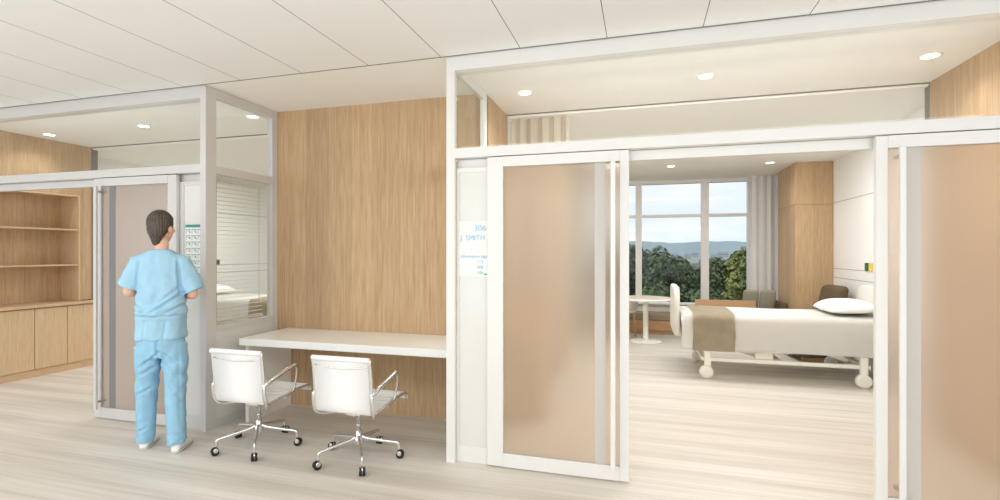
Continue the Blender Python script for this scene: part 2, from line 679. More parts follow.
struct('trim_2', b, 'rail', 'thin grey panel joints on the left headwall', 'trim')
struct('wall_right', mkbox(LX1, LX1 + 0.06, 3.97, YW, 0, CZ), 'wall', 'white right side wall of the left room', 'wall')
# right room
struct('wall_left', mkbox(RX0 - 0.06, RX0, 3.955, YS, 0, CZ), 'oak', 'oak panelled left side wall of the right room', 'wall')
struct('wall_left', mkbox(RX0 - 0.06, RX0, YS, YW, 0, CZ2), 'wall', 'white left side wall of the right room', 'wall')
struct('wall_right', mkbox(RX1, RX1 + 0.06, YP - 0.02, YS - 0.02, 0, CZ), 'oak', 'oak panelled right wall beside the right sliding door', 'wall')
struct('trim_3', mkbox(RX1, RX1 + 0.06, YS - 0.02, YS + 0.055, 0, CZ), 'shadowgap', 'dark vertical reveal at the end of the right oak wall', 'trim')
b = new()
box(b, HW, HW + 0.1, YS + 0.05, YW, 0, CZ2)
box(b, RX1 + 0.06, HW + 0.1, YS + 0.03, YS + 0.05, 0, CZ)
box(b, HW - 0.19, HW, YS + 0.06, 5.65, 0, CZ2)
struct('wall_right', b, 'panelwhite', 'white panelled headwall behind the right bed', 'wall')
b = new()
for z in (1.045, 1.17, 2.08):
    box(b, HW - 0.003, HW, 5.66, 8.0, z, z + 0.007)
struct('trim_4', b, 'rail', 'thin grey panel joints on the right headwall', 'trim')


# ------------------------------------------------------------------ window walls
def window_wall(wn, x0, x1, mull, jamb, label):
    struct('wall_back', mkbox(x0, x1, YW, YW + 0.12, 0, 0.47), 'wall', 'low white wall under the %s room window' % label, 'wall')
    w = sroot(wn, 'wide white framed window of the %s room' % label, 'window')
    b = new()
    box(b, x0, x1, YW - 0.02, YW + 0.1, CZ2 - 0.06, CZ2 + 0.06)
    box(b, x0, x1, YW - 0.01, YW + 0.08, 2.017, 2.07)
    for a, c in mull + [jamb]:
        box(b, a, c, YW - 0.03, YW + 0.09, 0.47, CZ2 - 0.06)
    obj('frame', b, 'frame_r', w)
    obj('sill', mkbox(x0 + 0.01, x1 - 0.01, YW - 0.09, YW + 0.1, 0.47, 0.5), 'frame_r', w)
    xs = [x0] + [v for mc in mull + [jamb] for v in mc]
    for i in range(0, len(xs) - 1, 2):
        for z0, z1 in ((0.5, 2.017), (2.07, CZ2 - 0.06)):
            obj('pane', mkbox(xs[i], xs[i + 1], YW + 0.03, YW + 0.036, z0, z1), 'winglass', w)


window_wall('window_1', RX0, HW + 0.1, [(-1.24, -1.12), (-0.13, -0.02), (0.98, 1.105)], (1.72, HW), 'right')
window_wall('window_2', HWL - 0.1, LX1, [(-5.6, -5.48), (-4.5, -4.38)], (-3.39, LX1), 'left')


# ------------------------------------------------------------------ glazed partitions
def partition(x0, x1, posts, tn, wn, side, fm, pd=0.10):
    """Header, top beam and posts on the corridor front of one room, plus its clerestory pane."""
    w = sroot(tn, 'pale metal partition frame on the corridor front of the %s room' % side, 'partition frame')
    b = new()
    (pa, pb), = posts
    xa, xb = (pb, x1) if pa < (x0 + x1) / 2 else (x0, pa)
    box(b, xa, xb, YP, YP + 0.10, 2.605, CZ - 0.002)
    obj('top_beam', b, fm, w)
    obj('header', mkbox(xa, xb, YP + 0.001, YP + 0.12, 2.024, 2.088), fm, w)
    obj('door_track', mkbox(xa, xb, YP + 0.062, YP + 0.11, 1.962, 2.021), fm, w)
    for a, c in posts:
        obj('post', mkbox(a, c, YP, YP + pd, 0, CZ - 0.003), fm, w)
    g = sroot(wn, 'clear clerestory glazing above the header of the %s room' % side, 'window')
    obj('pane', mkbox(xa, xb, YP + 0.045, YP + 0.053, 2.089, 2.604), 'glass', g)


partition(RX0 - 0.02, RX1, [(-1.262, -1.203)], 'trim_5', 'window_3', 'right', 'frame_r', 0.035)
partition(LX0, LX1, [(LX1 - 0.055, LX1)], 'trim_6', 'window_4', 'left', 'frame')


def sidewall(xa, xb, tn, wn, side, fm, pd=0.10):
    """Glazed side of a room toward the alcove: clerestory, window over a low white panel."""
    w = sroot(tn, 'pale metal frame of the glazed %s side of the desk alcove' % side, 'partition frame')
    y0, y1 = YP + pd + 0.0005, 3.834
    obj('top_beam', mkbox(xa, xb, y0, y1, 2.628, CZ - 0.002), fm, w)
    obj('transom', mkbox(xa, xb, y0, y1, 2.022, 2.089), fm, w)
    obj('sill', mkbox(xa, xb, y0, y1, 0.771, 0.815), fm, w)
    obj('base_rail', mkbox(xa, xb, y0, y1, 0, 0.066), fm, w)
    obj('post', mkbox(xa - 0.001, xb + 0.001, 3.835, 3.899, 0, CZ - 0.001), fm, w)
    obj('lower_panel', mkbox(xa + 0.01, xb - 0.008, y0, 3.835, 0.066, 0.771), 'whiteglass', w)
    xm = (xa + xb) / 2
    g = sroot(wn, 'clear glass window in the %s side of the desk alcove' % side, 'window')
    obj('pane', mkbox(xm - 0.004, xm + 0.004, y0, 3.835, 0.815, 2.022), 'glass', g)
    obj('pane', mkbox(xm - 0.004, xm + 0.004, y0, 3.835, 2.089, 2.628), 'glass', g)


sidewall(LX1 - 0.055, LX1, 'trim_7', 'window_5', 'left', 'frame')
sidewall(RX0 - 0.021, RX0 + 0.013, 'trim_8', 'window_6', 'right', 'frame_r', 0.035)

# white glass panels fixed beside the doors
for (xa, xb, tn, side, fm) in ((-1.2, -0.93, 'trim_9', 'right', 'frame_r'), (-3.60, LX1 - 0.055, 'trim_10', 'left', 'frame')):
    w = sroot(tn, 'white glass panel fixed beside the sliding door of the %s room' % side, 'glass panel')
    obj('panel', mkbox(xa, xb, YP + 0.044, YP + 0.055, 0.105, 1.962), 'whiteglass', w)
    b = new()
    box(b, xa, xb, YP + 0.037, YP + 0.06, 0, 0.105)
    box(b, xa, xb, YP + 0.0375, YP + 0.06, 1.93, 1.962)
    if side == 'right':
        box(b, xa, xa + 0.014, YP + 0.0372, YP + 0.06, 0.1, 1.96)
    else:
        box(b, xa, -3.530, YP + 0.0372, YP + 0.06, 0.1, 1.96)
    obj('panel_frame', b, fm, w)


# ------------------------------------------------------------------ sliding doors
def door(name, x0, x1, hinge, label, fm, gm, st_open, st_far):
    """Framed frosted sliding leaf; hinge = +1 when the pull handle is at the right edge."""
    w = sroot(name, label, 'door')
    ya, yb = YP + 0.002, YP + 0.035
    za, zb = 0.012, 2.017
    L_, R_ = (st_far, st_open) if hinge > 0 else (st_open, st_far)
    b = new()
    box(b, x0, x0 + L_, ya, yb, za, zb, 0.003, 1)
    box(b, x1 - R_, x1, ya, yb, za, zb, 0.003, 1)
    obj('stile', b, fm, w)
    obj('top_rail', mkbox(x0 + L_, x1 - R_, ya, yb, 1.952, zb), fm, w)
    obj('bottom_rail', mkbox(x0 + L_, x1 - R_, ya, yb, za, 0.098), fm, w)
    obj('pane', mkbox(x0 + L_, x1 - R_, ya + 0.013, ya + 0.021, 0.098, 1.952), gm, w)
    e = x1 - R_ if hinge > 0 else x0 + L_
    s = -1 if hinge > 0 else 1
    # pull bar stands 4 cm proud of the glass on two brackets, with a strip behind it painted to imitate shade and reflection on the pane
    hx = e + s * 0.036
    b = new()
    box(b, hx - 0.014, hx + 0.014, ya - 0.075, ya - 0.055, 0.10, 1.945, 0.004, 2)
    h = obj('pull_handle', b, fm, w)
    b = new()
    for z in (0.16, 1.90):
        box(b, hx - 0.008, hx + 0.008, ya - 0.055, ya + 0.013, z - 0.009, z + 0.009)
    obj('bracket', b, 'steel', h)
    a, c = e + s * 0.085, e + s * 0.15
    obj('painted_reflection', mkbox(min(a, c), max(a, c), ya + 0.010, ya + 0.0125, 0.0985, 1.9515), 'reflectband_l' if gm == 'frost_l' else 'frostband', w)
    return w


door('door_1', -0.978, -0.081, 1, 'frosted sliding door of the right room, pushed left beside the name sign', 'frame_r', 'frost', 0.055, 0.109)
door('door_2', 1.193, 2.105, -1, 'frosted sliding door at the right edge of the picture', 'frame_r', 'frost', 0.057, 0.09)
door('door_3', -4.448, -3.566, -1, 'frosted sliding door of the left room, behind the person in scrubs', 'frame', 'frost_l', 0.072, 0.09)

# ------------------------------------------------------------------ room sign on the white panel of the right room
sx0, sx1, sy = -1.186, -0.945, YP + 0.0395
sg = obj('room_sign', mkbox(sx0, sx1, sy, sy + 0.004, 1.236, 1.607), 'paper')
tag(sg, 'white room sign with pale blue lettering on the glass panel beside the frosted door', 'sign')
for txt, x, z, size, bold in (('306', -1.080, 1.540, 0.056, 0), ('J. SMITH', -1.176, 1.478, 0.0485, 0), ('information sign', -1.176, 1.362, 0.029, 0),
                              ('113', -1.060, 1.325, 0.030, 0), ('408', -1.060, 1.289, 0.030, 0), ('186', -1.060, 1.253, 0.030, 0)):
    obj('lettering', text_bm(new(), txt, x, sy - 0.001, z, size, bold=bold), 'skyblue', sg)
obj('green_mark', mkbox(-1.010, -0.985, sy - 0.0012, sy, 1.247, 1.257), 'greenmark', sg)

# ------------------------------------------------------------------ calendar on the white panel of the left room
cx0, cx1, cy = -3.515, -3.334, YP + 0.0395
cal = obj('wall_calendar', mkbox(cx0, cx1, cy, cy + 0.004, 1.14, 1.618), 'paper')
tag(cal, 'paper schedule chart with teal header and three columns, on the glass panel beside the person', 'calendar')
obj('header_band', mkbox(cx0, cx1, cy - 0.001, cy, 1.596, 1.618), 'teal', cal)
b, k = new(), new()
for r_ in range(9):
    for c_ in range(3):
        x = cx0 + 0.006 + c_ * 0.059
        z = 1.588 - r_ * 0.05
        box(b, x, x + 0.052, cy - 0.001, cy, z - 0.012, z - 0.006)
        box(b, x, x + 0.004, cy - 0.001, cy, z - 0.042, z - 0.006)
        box(k, x + 0.022, x + 0.042, cy - 0.001, cy, z - 0.024, z - 0.019)
        box(k, x + 0.032, x + 0.046, cy - 0.001, cy, z - 0.034, z - 0.029)
obj('print_pattern', b, 'tealgrey', cal)
obj('print_pattern', k, 'ink', cal)

# ------------------------------------------------------------------ desk
t = thing('desk', 'white built-in desk spanning the alcove under the oak wall', 'desk', (0, 0, 0))
obj('desktop', mkbox(LX1 + 0.125, RX0 - 0.024, 3.31, 3.898, 0.645, 0.702, 0.003, 1), 'desk', t)
obj('side_panel', mkbox(LX1 + 0.125, LX1 + 0.157, 3.38, 3.897, 0.0, 0.645), 'desk', t)
obj('side_panel', mkbox(RX0 - 0.058, RX0 - 0.026, 3.42, 3.897, 0.0, 0.645), 'desk', t)

# ------------------------------------------------------------------ blind in the left side window
xb = LX1 - 0.065
t = thing('venetian_blind', 'open cream venetian blind hanging inside the left alcove window', 'blind', (xb, 3.52, 2.0))
b = new()
for i in range(33):
    z = 1.965 - i * 0.0352 - 2.0
    box(b, -0.038, -0.012, -0.295, 0.288, z, z + 0.0022)
obj('slats', b, 'blind', t)
obj('head_rail', mkbox(-0.045, -0.004, -0.3, 0.295, -0.02, 0.02), 'blind', t)
obj('bottom_rail', mkbox(-0.04, -0.01, -0.295, 0.288, -1.182, -1.17), 'blind', t)
for y in (-0.235, 0.235):
    obj('cord', tube(new(), [(-0.010, y, -0.02), (-0.010, y, -1.172)], 0.0015, 6), 'rail', t)

# ------------------------------------------------------------------ left room casework
ys = [3.28 + 0.33 * i for i in range(5)]
XF = -6.53
for j, lab in enumerate(('oak base cabinet with two plain doors nearer the corridor', 'oak base cabinet with two plain doors farther into the left room')):
    t = thing('base_cabinet', lab, 'cabinet', (XF, ys[2 * j], 0), 0, 'oak base cabinets')
    obj('body', mkbox(-0.42, -0.021, 0.0005, 0.6595, 0.085, 0.775), 'oak2', t)
    obj('plinth', mkbox(-0.42, -0.015, 0.0005, 0.6595, 0.0, 0.084), 'oakx', t)
    for q in range(2):
        d = obj('door', mkbox(-0.02, 0.0, 0.003 + q * 0.33, 0.327 + q * 0.33, 0.088, 0.762, 0.0015, 1), 'oak2', t)
obj_w = obj('worktop', mkbox(-6.965, -6.50, 3.20, 4.615, 0.776, 0.806, 0.002, 1), 'oakx')
tag(obj_w, 'thin oak worktop over the base cabinets in the left room', 'worktop')
t = thing('shelving_unit', 'open oak shelving recessed above the worktop in the left room', 'shelf', (LX0, 0, 0.807))
zt = 2.088 - 0.807
obj('back_panel', mkbox(-0.32, -0.30, 3.22, 4.455, 0, zt), 'oak', t)
obj('side_panel', mkbox(-0.30, 0.004, 4.437, 4.455, 0, zt), 'oak2', t)
obj('side_panel', mkbox(-0.30, 0.004, 3.22, 3.238, 0, zt), 'oak2', t)
obj('top_panel', mkbox(-0.30, 0.002, 3.238, 4.437, zt - 0.02, zt), 'oak2', t)
for z in (1.244, 1.668):
    obj('shelf', mkbox(-0.30, 0.0, 3.238, 4.437, z - 0.807 - 0.009, z - 0.807 + 0.009), 'oakx', t)


# ------------------------------------------------------------------ office chairs
def make_chair():
    t = thing('office_chair', 'left of the two white office chairs, drawn up near the glazed alcove side', 'chair', (-2.667, 2.993, 0), 0, 'white office chairs at the desk')
    seat_prof = smooth_path([(0, 0.325, 0.352), (0, 0.318, 0.378), (0, 0.29, 0.396), (0, 0.2, 0.40), (0, 0.05, 0.39), (0, -0.08, 0.378), (0, -0.15, 0.37)], 5)
    back_prof = smooth_path([(0, -0.150, 0.37), (0, -0.178, 0.378), (0, -0.192, 0.41), (0, -0.196, 0.46), (0, -0.200, 0.53), (0, -0.212, 0.64), (0, -0.228, 0.745)], 5)
    w = 0.212
    seat = obj('seat', strip(new(), [(p.y, p.z) for p in seat_prof], -w, w, 0.014), 'leather', t)
    b = new()
    for i in range(9):
        p = seat_prof[6 + i * 2]
        box(b, -w + 0.01, w - 0.01, p.y - 0.012, p.y + 0.012, p.z + 0.004, p.z + 0.0105, 0.003, 1)
    obj('padding_ribs', b, 'leather', seat)
    back = obj('backrest', strip(new(), [(p.y, p.z) for p in back_prof], -w, w, 0.014), 'leather', t)
    b = new()
    tube(b, [(-w - 0.012, -0.232, 0.742), (-w - 0.006, -0.232, 0.742), (w + 0.006, -0.232, 0.742), (w + 0.014, -0.232, 0.742)], [0.012, 0.0175, 0.0175, 0.012], 14)
    obj('top_roll', b, 'leather', back)
    # curved stretcher across the upper back
    pts = [(-w + 0.01 + (2 * w - 0.02) * k / 10, -0.226, 0.695 - 0.018 * math.sin(PI * k / 10)) for k in range(11)]
    obj('cross_brace', tube(new(), pts, 0.0045, 8), 'chrome', back)
    for s in (-1, 1):
        prof = [(p.y, p.z) for p in seat_prof] + [(p.y, p.z) for p in back_prof[1:]]
        pts = [V((s * (w + 0.006), y, z)) for y, z in prof]
        b = tube(new(), pts, 0.015, 8, True, 0.62)
        obj('side_rail', b, 'chrome', t)
        # arm loop: from the back rail forward and up, over the corner, down to the seat rail
        pts = smooth_path([(s * 0.220, -0.206, 0.50), (s * 0.238, -0.175, 0.525), (s * 0.245, -0.10, 0.552), (s * 0.245, 0.06, 0.588), (s * 0.244, 0.105, 0.592),
                           (s * 0.242, 0.128, 0.572), (s * 0.237, 0.135, 0.52), (s * 0.226, 0.12, 0.42), (s * 0.220, 0.09, 0.388), (s * 0.218, 0.02, 0.375)], 5)
        b = tube(new(), pts, 0.0165, 10, True, 0.5)
        arm = obj('armrest', b, 'chrome', t)
        # lower bracket that carries back rail to seat rail
        pts = smooth_path([(s * 0.226, -0.208, 0.505), (s * 0.231, -0.205, 0.45), (s * 0.229, -0.185, 0.375), (s * 0.20, -0.15, 0.345), (s * 0.15, -0.09, 0.338), (s * 0.05, -0.02, 0.327)], 4)
        b = tube(new(), pts, [0.012] * len(pts), 8, True, 0.7)
        obj('back_bracket', b, 'chrome', t)
    b = new()
    tube(b, [(-0.198, 0.09, 0.372), (-0.06, 0.05, 0.335), (0.06, 0.05, 0.335), (0.198, 0.09, 0.372)], 0.011, 8)
    box(b, -0.055, 0.055, -0.08, 0.10, 0.318, 0.345, 0.008, 2)
    obj('seat_mechanism', b, 'chrome', t)
    obj('tilt_knob', lathe(new(), [(0.012, 0.055), (0.016, 0.058), (0.016, 0.088), (0.012, 0.092)], 12, (0, 0.04, 0.330), 'X'), 'chrome', t)
    b = new()
    lathe(b, [(0.014, 0.325), (0.014, 0.20), (0.022, 0.198), (0.024, 0.16), (0.034, 0.145), (0.036, 0.11), (0.026, 0.10)][::-1], 20)
    lathe(b, [(0.02, 0.245), (0.02, 0.232)][::-1], 20)
    obj('column', b, 'chrome', t)
    for i in range(5):
        a = PI / 2 + i * 2 * PI / 5
        u = V((math.cos(a), math.sin(a), 0))
        pts = smooth_path([u * 0.022 + V((0, 0, 0.155)), u * 0.06 + V((0, 0, 0.142)), u * 0.15 + V((0, 0, 0.127)), u * 0.255 + V((0, 0, 0.112)), u * 0.280 + V((0, 0, 0.106)), u * 0.287 + V((0, 0, 0.09)), u * 0.287 + V((0, 0, 0.055))], 4)
        leg = obj('leg', tube(new(), pts, [0.016 - 0.006 * min(1, k / 14) for k in range(len(pts))], 10, True, 0.85), 'chrome', t)
        b = new()
        ax = V((-u.y, u.x, 0))
        for s in (-1, 1):
            c = u * 0.297 + ax * (0.012 * s) + V((0, 0, 0.0275))
            pts = [c - ax * 0.008, c - ax * 0.006, c + ax * 0.006, c + ax * 0.008]
            tube(b, pts, [0.023, 0.027, 0.027, 0.023], 18)
        obj('caster_wheel', b, 'black', leg)
        b = new()
        c = u * 0.293 + V((0, 0, 0.036))
        tube(b, [c - ax * 0.0225, c - ax * 0.0205, c + ax * 0.0205, c + ax * 0.0225], [0.013, 0.017, 0.017, 0.013], 12)
        obj('caster_hood', b, 'chrome', leg)
    return t


ch = make_chair()
ch.scale = (0.94, 0.94, 0.97)
dup(ch, (-1.853, 2.995, 0), 0.0, 'right of the two white office chairs, drawn up at the middle of the desk')

# ------------------------------------------------------------------ downlights
def downlight(x, y, z, label, group, first=[None]):
    if first[0] is None:
        t = thing('downlight', label, 'ceiling light', (x, y, z), 0, group)
        obj('trim_ring', lathe(new(), [(0.05, -0.003), (0.062, -0.006), (0.068, -0.004), (0.068, 0.0)], 32), 'lamprim', t)
        obj('lens', lathe(new(), [(0.001, -0.0045), (0.046, -0.0048), (0.049, -0.003)], 32), 'lamp', t)
        first[0] = t
    else:
        t = dup(first[0], (x, y, z), 0, label, group)
    l = bpy.data.lights.new('downlight_beam', 'SPOT')
    l.energy = 14
    l.color = (1, 0.985, 0.965)
    l.spot_size = 2.4
    l.spot_blend = 0.9
    l.shadow_soft_size = 0.05
    lo = bpy.data.objects.new('downlight_beam', l)
    COL.objects.link(lo)
    lo.location = (x, y, z - 0.02)


gR, gL = 'downlights in the right room', 'downlights in the left room'
downlight(-0.928, 3.98, CZ, 'round lit downlight near the curtain, above the frosted door', gR)
downlight(0.447, 3.97, CZ, 'round lit downlight above the door opening, seen over the header', gR)
downlight(1.83, 3.97, CZ, 'round lit downlight close to the right oak wall', gR)
downlight(0.40, 7.84, CZ2, 'small lit downlight over the window table, left of two seen through the doorway', gR)
downlight(1.742, 7.92, CZ2, 'small lit downlight near the wardrobe top, right of two seen through the doorway', gR)
downlight(-6.319, 3.95, CZ, 'round lit downlight close to the oak wall of the left room', gL)
downlight(-4.955, 3.95, CZ, 'round lit downlight in the middle of the left room, over the header', gL)
downlight(-3.602, 3.96, CZ, 'round lit downlight seen through the upper side glass of the alcove', gL)


# ------------------------------------------------------------------ beds
def make_bed():
    # origin at the floor under the middle of the bed; head toward +x, near side at -y
    t = thing('hospital_bed', 'white hospital bed in the right room, seen through the open doorway', 'bed', (1.42, 6.42, 0), 0, 'hospital beds')
    obj('mattress', mkbox(-0.985, 1.0, -0.44, 0.44, 0.50, 0.69, 0.04, 3), 'sheet', t)
    obj('deck', mkbox(-0.99, 1.01, -0.43, 0.43, 0.40, 0.495, 0.01, 1), 'bedplastic', t)
    b = new()
    for s in (-1, 1):
        box(b, -0.78, 0.84, s * 0.40 - 0.02, s * 0.40 + 0.02, 0.185, 0.225, 0.006, 1)
    for x in (-0.76, 0.0, 0.8):
        box(b, x - 0.03, x + 0.03, -0.40, 0.40, 0.185, 0.225, 0.006, 1)
    obj('base_frame', b, 'bedplastic', t)
    for s in (-1, 1):
        # scissor links of the lift with their brackets
        b = new()
        tube(b, [(-0.55, s * 0.33, 0.36), (-0.22, s * 0.33, 0.26)], 0.025, 8, True, 0.5)
        tube(b, [(0.35, s * 0.33, 0.36), (0.66, s * 0.33, 0.25)], 0.025, 8, True, 0.5)
        box(b, -0.24, -0.06, s * 0.36 - 0.03, s * 0.36 + 0.03, 0.225, 0.31, 0.012, 2)
        box(b, -0.6, 0.75, s * 0.33 - 0.02, s * 0.33 + 0.02, 0.36, 0.40)
        obj('lift_arm', b, 'bedplastic', t)
    for x in (-0.73, 0.77):
        for s in (-1, 1):
            lg = obj('leg', mkbox(x - 0.035, x + 0.035, s * 0.43 - 0.025, s * 0.43 + 0.025, 0.10, 0.34, 0.01, 2), 'bedplastic', t)
            b = lathe(new(), [(0.03, -0.038), (0.062, -0.036), (0.073, -0.028), (0.073, 0.014), (0.066, 0.02), (0.03, 0.02)], 24, (x - 0.015, s * 0.455, 0.073), 'Y')
            obj('caster_wheel', b, 'bedwheel', lg)
    # rounded foot and head boards, plates across the bed
    for nm, x, z0, z1, wd in (('footboard', -1.05, 0.455, 1.0, 0.44), ('headboard', 1.05, 0.42, 1.02, 0.46)):
        b = new()
        n = 10
        out = [(-wd, z0), (wd, z0)]
        for k in range(n + 1):
            a = PI / 2 * k / n
            out.append((wd - 0.16 + 0.16 * math.cos(a), z1 - 0.16 + 0.16 * math.sin(a)))
        for k in range(n + 1):
            a = PI / 2 + PI / 2 * k / n
            out.append((-wd + 0.16 + 0.16 * math.cos(a), z1 - 0.16 + 0.16 * math.sin(a)))
        rings = []
        for dx, sc in ((-0.032, 0.93), (-0.02, 0.985), (0.0, 1.0), (0.02, 0.985), (0.032, 0.93)):
            cz = (z0 + z1) / 2
            rings.append([V((x + dx, y * sc, cz + (z - cz) * (0.5 + sc / 2))) for y, z in out])
        loft(b, rings)
        obj(nm, b, 'bedplastic', t)
    return t


def drape(name, x0, x1, hw, top, bot, mat, m, seed, wob=0.006):
    """Cloth laid over the bed: flat on top, rounded shoulders, hanging sides with a soft ripple."""
    rnd = random.Random(seed)
    ph = [rnd.uniform(0, 6) for _ in range(6)]
    prof = []
    R = 0.07
    for k in range(7):
        prof.append((-hw, bot + (top - R - bot) * k / 6))
    for k in range(1, 6):
        a = PI / 2 * k / 5
        prof.append((-hw + R - R * math.cos(a), top - R + R * math.sin(a)))
    for k in range(1, 12):
        prof.append((-hw + R + (2 * hw - 2 * R) * k / 12, top + 0.012 * math.sin(PI * k / 12)))
    prof = prof + [(-y, z) for y, z in prof[:12]][::-1]
    nx = max(8, int((x1 - x0) / 0.035))
    bm = new()
    G = []
    for i in range(nx + 1):
        x = x0 + (x1 - x0) * i / nx
        row = []
        for y, z in prof:
            low = max(0, (top - z) / (top - bot))
            f = wob * low * (math.sin(x * 9 + ph[0]) + 0.6 * math.sin(x * 17 + ph[1]))
            dz = 0.003 * math.sin(x * 6 + y * 5 + ph[2]) + (-0.012 * low * math.sin(x * 1.4 + ph[3]) * 0.5)
            xx = x
            if i == 0 or i == nx:
                xx = x + 0.004 * math.sin(z * 20 + ph[4])
            row.append(bm.verts.new((xx, y + (f if y < 0 else -f), z + dz)))
        G.append(row)
    for a, c in zip(G, G[1:]):
        for k in range(len(prof) - 1):
            f = bm.faces.new((a[k], a[k + 1], c[k + 1], c[k]))
            f.smooth = True
    bmesh.ops.solidify(bm, geom=bm.faces[:], thickness=-0.006)
    return obj(name, bm, m, mat)


def make_pillow():
    bm = new()
    nu, nv = 20, 16
    for sgn in (1, -1):
        G = []
        for i in range(nu + 1):
            row = []
            for j in range(nv + 1):
                u, v = -1 + 2 * i / nu, -1 + 2 * j / nv
                h = (max(0, 1 - abs(u) ** 3.0) * max(0, 1 - abs(v) ** 3.0)) ** 0.62
                x = 0.245 * u * (1 - 0.06 * v * v)
                y = 0.36 * v * (1 - 0.08 * u * u)
                row.append(bm.verts.new((x, y, (0.105 if sgn > 0 else -0.04) * h + 0.008 * noise.noise(V((x * 7, y * 7, sgn))) * h)))
            G.append(row)
        for a, c in zip(G, G[1:]):
            for k in range(nv):
                f = bm.faces.new((a[k], a[k + 1], c[k + 1], c[k]))
                f.smooth = True
    bmesh.ops.remove_doubles(bm, verts=bm.verts, dist=0.0005)
    return bm


def dress_bed(cx, cy, rz, room):
    def put(o, lab, cat, z=0.0, dx=0.0, tilt=0.0, dy=0.0):
        o.location = (cx + math.cos(rz) * dx, cy + math.cos(rz) * dy, z)
        o.rotation_euler = (0, tilt, rz)
        tag(o, lab, cat)
    o = drape('blanket', -1.005, 1.0, 0.475, 0.708, 0.315, None, 'sheet', 3)
    put(o, 'smooth white blanket hanging over the sides of the %s room bed' % room, 'blanket')
    o = drape('throw_blanket', -0.885, -0.455, 0.484, 0.717, 0.305, None, 'throw', 5, 0.003)
    put(o, 'taupe woven throw laid across the foot of the %s room bed' % room, 'throw')
    o = obj('pillow', make_pillow(), 'sheet')
    put(o, 'plump white pillow at the head of the %s room bed' % room, 'pillow', 0.772, 0.745, -0.05)


bed = make_bed()
dress_bed(1.42, 6.42, 0, 'right')
dup(bed, (-5.93, 6.42, 0), PI, 'white hospital bed in the left room, seen through the blind of the alcove window')
dress_bed(-5.93, 6.42, PI, 'left')


def outlets(xw, y0, s, room):
    """Green and yellow gas outlets and a red socket plate on a headwall; s = direction into the room."""
    t = thing('gas_outlet_plate', 'green and yellow outlet plate on the headwall of the %s room' % room, 'outlet', (xw, y0, 1.225))
    f = lambda a, c: (min(a * s, c * s), max(a * s, c * s))
    obj('plate', mkbox(*f(0, 0.008), -0.12, 0.12, -0.06, 0.055, 0.002, 1), 'plate', t)
    obj('green_outlet', mkbox(*f(0.008, 0.022), 0.015, 0.095, -0.05, 0.045, 0.004, 1), 'green', t)
    obj('yellow_outlet', mkbox(*f(0.008, 0.022), -0.095, -0.015, -0.05, 0.045, 0.004, 1), 'yellow', t)
    t = thing('socket_plate', 'white wall socket plate with red outlets above the %s room bed head' % room, 'socket', (xw, y0 - 0.05, 0.945))
    obj('plate', mkbox(*f(0, 0.014), -0.13, 0.13, -0.05, 0.06, 0.004, 1), 'plate', t)
    for q in (-1, 1):
        obj('red_outlet', mkbox(*f(0.014, 0.018), q * 0.06 - 0.022, q * 0.06 + 0.022, 0.0, 0.028), 'red', t)


outlets(HW, 6.83, -1, 'right')
outlets(HWL, 6.90, 1, 'left')

# ------------------------------------------------------------------ wardrobe, curtains
t = thing('wardrobe', 'tall oak wardrobe in the far right corner of the right room', 'wardrobe', (2.08, 8.0, 0))
obj('carcass', mkbox(0.02, 0.475, 0.018, 0.93, 0, CZ2 - 0.002), 'oak', t)
obj('end_panel', mkbox(0.0, 0.475, 0.0, 0.0175, 0, 2.07), 'oak', t)
obj('end_panel', mkbox(0.0, 0.475, 0.0, 0.0175, 2.075, CZ2 - 0.002), 'oak', t)
for a, c in ((0.0195, 0.472), (0.475, 0.93)):
    obj('door', mkbox(0.0, 0.0195, a, c, 0.06, 2.07), 'oak', t)
    obj('upper_door', mkbox(0.0, 0.0195, a, c, 2.075, CZ2 - 0.002), 'oak', t)


def curtain(x0, x1, y, z0, z1, waves, amp, m, seed):
    rnd = random.Random(seed)
    ph = [rnd.uniform(-0.3, 0.3) for _ in range(40)]
    bm = new()
    nx, nz = waves * 12, 14
    G = []
    for j in range(nz + 1):
        z = z0 + (z1 - z0) * j / nz
        row = []
        for i in range(nx + 1):
            u = i / nx
            w = u * waves
            a = amp * (0.75 + 0.25 * math.sin(w * 1.7 + seed)) * (1.1 - 0.2 * j / nz)
            yy = y + a * math.sin(2 * PI * w + ph[int(w) % 40] + 0.25 * math.sin(3 * (1 - j / nz) + w))
            xx = x0 + (x1 - x0) * u + 0.35 * amp * math.sin(4 * PI * w)
            row.append(bm.verts.new((xx, yy, z)))
        G.append(row)
    for a, c in zip(G, G[1:]):
        for k in range(nx):
            f = bm.faces.new((a[k], a[k + 1], c[k + 1], c[k]))
            f.smooth = True
    return bm


o = obj('window_curtain', curtain(1.73, 2.50, 9.20, 0.01, CZ2 - 0.003, 7, 0.05, 'curtain', 2), 'curtain')
tag(o, 'pale full-length curtain gathered at the right end of the window', 'curtain')
o = obj('cubicle_curtain', curtain(-1.215, -0.66, 4.675, 0.25, CZ2 - 0.003, 5, 0.06, 'curtain2', 4), 'curtain2')
tag(o, 'cream cubicle curtain bunched at the ceiling behind the frosted door', 'curtain')

# ------------------------------------------------------------------ furniture by the window
t = thing('round_table', 'round pedestal table with a pale oak top near the window', 'table', (0.04, 8.15, 0))
obj('tabletop', lathe(new(), [(0.39, 0.655), (0.405, 0.66), (0.41, 0.675), (0.405, 0.685), (0.395, 0.687)], 48), 'desk', t)
obj('oak_inlay', lathe(new(), [(0.385, 0.6872), (0.385, 0.6885)], 48), 'palewood', t)
obj('column', lathe(new(), [(0.045, 0.02), (0.04, 0.05), (0.04, 0.60), (0.06, 0.655)], 24), 'bedplastic', t)
obj('base_disc', lathe(new(), [(0.24, 0.0), (0.24, 0.012), (0.22, 0.02), (0.05, 0.03)], 40), 'bedplastic', t)

